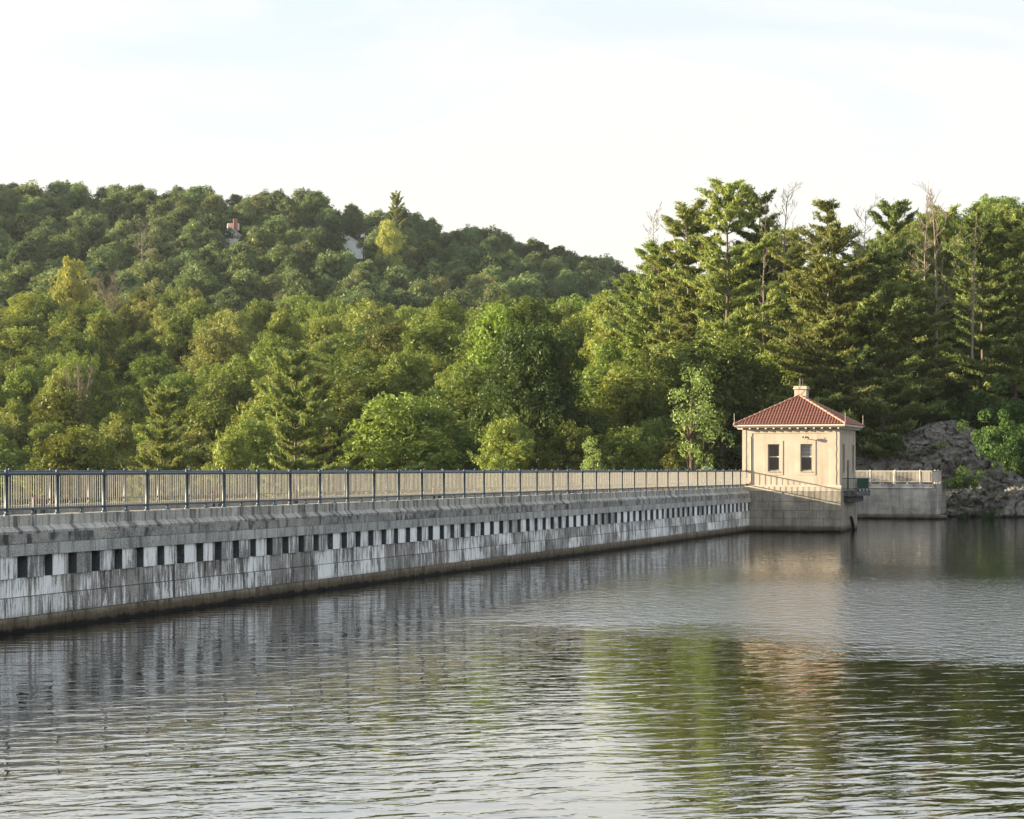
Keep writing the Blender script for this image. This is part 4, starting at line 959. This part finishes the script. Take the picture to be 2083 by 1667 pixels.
MB().add(v, [(i * 4 + j, i * 4 + j + 1, i * 4 + j + 5, i * 4 + j + 4) for i in range(6) for j in range(3)], True).build('flag', M['siding'], fp)
occ_house = [(*W(471, 620), 7), (*W(712, 645), 8)]

# ------------------------------------------------------------------ vegetation: the wood
rw = random.Random(77); cells = {}; cand = []
def free(x, y, d):
    i, j = int(x // 12), int(y // 12)
    for a in (i - 1, i, i + 1):
        for b_ in (j - 1, j, j + 1):
            for (p, q) in cells.get((a, b_), ()):
                if (p - x) ** 2 + (q - y) ** 2 < d * d: return False
    return True
blocked = occupied + occ_house
for _ in range(30000):
    Z = math.sqrt(rw.uniform(158 ** 2, 720 ** 2)); hw_ = .30 * Z + 12; r = rw.uniform(-hw_ - (25 if Z < 400 else 40), hw_)
    u = 1041.5 + r / Z * FPX; x, y = W(u, Z)
    if x > -9.0 and y < 186 + max(0, x) * .33: continue
    if u < 1330 and Z < 196 - max(0, (u - 950)) * .09: continue
    if 640 < u < 780 and Z < 205: continue
    if u > 1690 and Z < 199: continue
    if u > 1150 and y < 177: continue
    if u > 1560 and Z < 192: continue
    d = 6.9 if Z < 260 else (7.8 if Z < 430 else 9.2)
    if not free(x, y, d) or any((p - x) ** 2 + (q - y) ** 2 < rr * rr for p, q, rr in blocked): continue
    if (440 < u < 504 and 549 < Z < 618) or (676 < u < 768 and 574 < Z < 642): continue
    cells.setdefault((int(x // 12), int(y // 12)), []).append((x, y)); cand.append([x, y, u, Z])
cand.sort(key=lambda c: c[3])
sky_ = np.full(600, 960.0); info = []
for x, y, u, Z in cand:
    g = ground_z(x, y); cv = canopy_v(u, Z)
    if 1050 < u < 1330 and Z < 185: pass
    top = HZ(cv, Z) + rw.uniform(-4.2, 3.6) * (.35 if 1600 < u < 1780 else 1) * (1 if Z < 450 else .8); H = min(max(top - g, 7), 22)
    if Z > 640 and rw.random() < .2: H *= 1.12
    vt = HOR - (g + H - CH) / Z * FPX; rad = 4.7 * H / 16 * FPX / Z; i0, i1 = int(max(0, (u - rad + 300) / 5)), int(min(599, (u + rad + 300) / 5))
    seg = sky_[i0:i1]
    vis = float(np.clip(seg - vt, 0, 9e9).clip(max=H * .8 * FPX / Z).sum()) * 5 if i1 > i0 and -30 < u < 2113 else 0
    if i1 > i0:
        uu = np.arange(i0, i1); prof = vt + (1 - np.sqrt(np.clip(1 - ((uu - (i0 + i1) / 2) / max(1, (i1 - i0) / 2)) ** 2, 0, 1))) * H * .35 * FPX / Z
        sky_[i0:i1] = np.minimum(seg, prof)
    info.append((vis, x, y, u, Z, g, H))
order = sorted(range(len(info)), key=lambda i: -info[i][0]); indiv = set(order[:292])
def ordn(n): return '%d%s' % (n, 'th' if 10 <= n % 100 <= 20 else {1: 'st', 2: 'nd', 3: 'rd'}.get(n % 10, 'th'))
ZL = {'far': ('broadleaf tree of the shaded far hill, %s row, %s from the left', 'trees of the shaded far hillside', [430, 475, 520, 565, 610, 655, 900], ['lowest', 'second lowest', 'third', 'fourth', 'fifth', 'skyline']),
      'left': ('sunlit broadleaf tree behind the left half of the dam, %s row, %s from the left', 'sunlit trees behind the left half of the dam', [0, 225, 260, 300, 345, 390, 431], ['front', 'second', 'third', 'fourth', 'fifth', 'rearmost']),
      'mid': ('leafy tree left of the tall pines, %s row behind the dam, %s from the left', 'broadleaf trees behind the middle of the dam', [0, 190, 215, 250, 300, 360, 431], ['front', 'second', 'third', 'fourth', 'fifth', 'rearmost']),
      'right': ('broadleaf tree among the right-bank pines, %s row, %s from the left', 'broadleaf trees among the right-bank pines', [0, 185, 210, 235, 270, 330, 431], ['front', 'second', 'third', 'fourth', 'fifth', 'rearmost'])}
def zone(u, Z): return 'far' if Z > 430 else ('left' if u < 650 else ('mid' if u < 1290 else 'right'))
rank = {}; labs = {}
for k in sorted(indiv, key=lambda k: info[k][3]):
    _, _, _, u, Z, _, _ = info[k]; z_ = zone(u, Z); q = sum(Z >= e for e in ZL[z_][2]) - 1; rank[(z_, q)] = rank.get((z_, q), 0) + 1; labs[k] = ZL[z_][0] % (ZL[z_][3][q], ordn(rank[(z_, q)]))
stuff = {'near': [], 'far': []}
for k, (vis, x, y, u, Z, g, H) in enumerate(info):
    key = 'far' if Z > 430 else ('near' if rw.random() < .7 else 'tall'); pool = PROTO[key]; j = rw.randrange(len(pool)); cr_, tr_, h = pool[j]; s = H / h; w = s * (rw.uniform(.95, 1.25) if Z > 430 else rw.choice((.85, 1.0, 1.15, 1.35)) * rw.uniform(.92, 1.06)); rz = rw.uniform(0, 6.28)
    if k in indiv:
        z_ = zone(u, Z)
        t = empty('broadleaf_tree', (x, y, g), rz, label=labs[k], cat='tree', group=ZL[z_][1]); t.scale = (w, w, s); link('crown', cr_, t); link('trunk', tr_, t)
    else: stuff['far' if key == 'far' else 'near'].append((x, y, g, rz, w, s, j if key != 'tall' else 6 + j))
print('trees', len(info), 'indiv', len(indiv), 'stuff', len(stuff['near']), len(stuff['far']), 'min vis of indiv', info[order[291]][0])

def gn_scatter(name, pts, sources, label):
    """pts: (x, y, z, rz, w, s, index); sources: meshes picked by index"""
    me = bpy.data.meshes.new(name); me.from_pydata([p[:3] for p in pts], [], [])
    for nm, ty, data in (('rotz', 'FLOAT', [p[3] for p in pts]), ('pick', 'INT', [p[6] for p in pts])):
        a = me.attributes.new(nm, ty, 'POINT'); a.data.foreach_set('value', data)
    a = me.attributes.new('scl', 'FLOAT_VECTOR', 'POINT'); a.data.foreach_set('vector', [c for p in pts for c in (p[4], p[4], p[5])])
    o = link(name, me); c = bpy.data.collections.new(name + '_sources')
    for i, src in enumerate(sources):
        q = bpy.data.objects.new('%s_source_%02d' % (name, i), src); c.objects.link(q)
    ng = bpy.data.node_groups.new(name, 'GeometryNodeTree'); ng.interface.new_socket('Geometry', in_out='INPUT', socket_type='NodeSocketGeometry'); ng.interface.new_socket('Geometry', in_out='OUTPUT', socket_type='NodeSocketGeometry')
    N = ng.nodes; gi = N.new('NodeGroupInput'); go = N.new('NodeGroupOutput'); ip = N.new('GeometryNodeInstanceOnPoints'); ci = N.new('GeometryNodeCollectionInfo'); ci.inputs['Collection'].default_value = c
    ci.inputs['Separate Children'].default_value = True; ci.inputs['Reset Children'].default_value = True
    def at(nm, dt): n_ = N.new('GeometryNodeInputNamedAttribute'); n_.data_type = dt; n_.inputs['Name'].default_value = nm; return n_.outputs['Attribute']
    cx_ = N.new('ShaderNodeCombineXYZ'); ng.links.new(at('rotz', 'FLOAT'), cx_.inputs['Z']); e2 = N.new('FunctionNodeEulerToRotation'); ng.links.new(cx_.outputs[0], e2.inputs[0])
    ng.links.new(gi.outputs[0], ip.inputs['Points']); ng.links.new(ci.outputs[0], ip.inputs['Instance']); ip.inputs['Pick Instance'].default_value = True
    ng.links.new(at('pick', 'INT'), ip.inputs['Instance Index']); ng.links.new(e2.outputs[0], ip.inputs['Rotation']); ng.links.new(at('scl', 'FLOAT_VECTOR'), ip.inputs['Scale']); ng.links.new(ip.outputs[0], go.inputs[0])
    m = o.modifiers.new('scatter', 'NODES'); m.node_group = ng; return tag(o, label, kind='stuff')
gn_scatter('near_woodland', stuff['near'], [p[0] for p in PROTO['near']] + [p[0] for p in PROTO['tall']], 'further broadleaf trees mostly hidden inside the wood behind the dam')
gn_scatter('far_woodland', stuff['far'], [p[0] for p in PROTO['far']], 'further trees massed on the far hillside')
# woods on the added shading climb at the left, outside the frame
pts = []
for _ in range(900):
    Z = rw.uniform(430, 800); r = rw.uniform(-560, -.30 * Z - 50); x, y = W(1041.5 + r / Z * FPX, Z); pts.append((x, y, ground_z(x, y), rw.uniform(0, 6.28), 1.2, rw.uniform(.85, 1.1), rw.randrange(6)))
gn_scatter('side_woodland', pts, [p[0] for p in PROTO['far']], 'woodland covering the unseen climb added further left')
# undergrowth on the banks
pts = []
for _ in range(3400):
    Z = rw.uniform(154, 235); u = rw.uniform(1000, 2500); x, y = W(u, Z)
    if x > -9.5 and y < 183 + max(0, x) * .33: continue
    if u < 1250 and Z < 175: continue
    if u > 1700 and Z < 195: continue
    s = rw.uniform(.8, 2.0); pts.append((x, y, ground_z(x, y) - .2, rw.uniform(0, 6.28), s, s * rw.uniform(.8, 1.3), rw.randrange(3)))
gn_scatter('undergrowth', pts, PROTO['bush'], 'leafy undergrowth covering the bank under the trees')
GB = 'bushes on the rock'
for u, Z, v, s, lab in ((1757, 183, 915, .8, 'bush on the grassy lip of the rock beside the gatehouse wall'), (1818, 182.5, 906, .9, 'bright bush growing over the front of the rock dome'), (1832, 187, 880, 1.0, 'small bush on the skyline of the rock dome'),
                        (1872, 193, 850, 1.3, 'bush on top of the rock dome near its highest point'), (1950, 175, 975, 1.2, 'green bush hanging in the cleft between the rock dome and the ledges'), (2045, 177, 900, 2.0, 'large leafy bush draped over the right-hand rock'),
                        (2022, 178, 880, 1.6, 'leafy bush above the cleft on the right'), (2072, 175, 935, 1.5, 'bush low at the right edge above the wet slab'), (2012, 171.5, 1046, .6, 'small bush at the waterline on the wet slab'), (1958, 172, 1049, .4, 'tiny green tuft at the waterline beside the wall footing'),
                        (1915, 193, 846, 1.4, 'bush right of the highest point of the rock dome'), (2000, 188, 835, 2.0, 'broad bush against the dark wood above the rock'), (2070, 186, 830, 2.4, 'yellowish bush cut by the right edge above the rock')):
    x, y = W(u, Z); t = empty('bush', (x, y, HZ(v, Z) - .75 * s), rw.uniform(0, 6), label=lab, cat='bush', group=GB); t.scale = (s, s, s); link('foliage', rw.choice(PROTO['bush']), t)
pts = []
for _ in range(110):
    u = rw.uniform(1748, 1860); Z = rw.uniform(186, 190); x, y = W(u, Z); v = np.interp(u, [1742, 1800, 1850, 1905], [924, 910, 893, 876]) + rw.uniform(-4, 4); pts.append((x, y, HZ(v, Z) - .2, rw.uniform(0, 6), .8, rw.uniform(.4, .9), 0))
gn_scatter('grass', pts, PROTO['grass'], 'dry grass along the upper edge of the rock')

# ------------------------------------------------------------------ air
hz = NT('haze_air'); pv = hz.n('ShaderNodeVolumePrincipled'); pv.inputs['Density'].default_value = HAZE; pv.inputs['Color'].default_value = (.80, .88, 1.0, 1); pv.inputs['Anisotropy'].default_value = .2
hz.l(pv.outputs[0], hz.out.inputs['Volume'])
hb = MB(); hb.box(-3200, 3200, -3200, 3600, -12, 150); tag(hb.build('haze', hz.m), 'thin summer haze over the valley', kind='stuff')
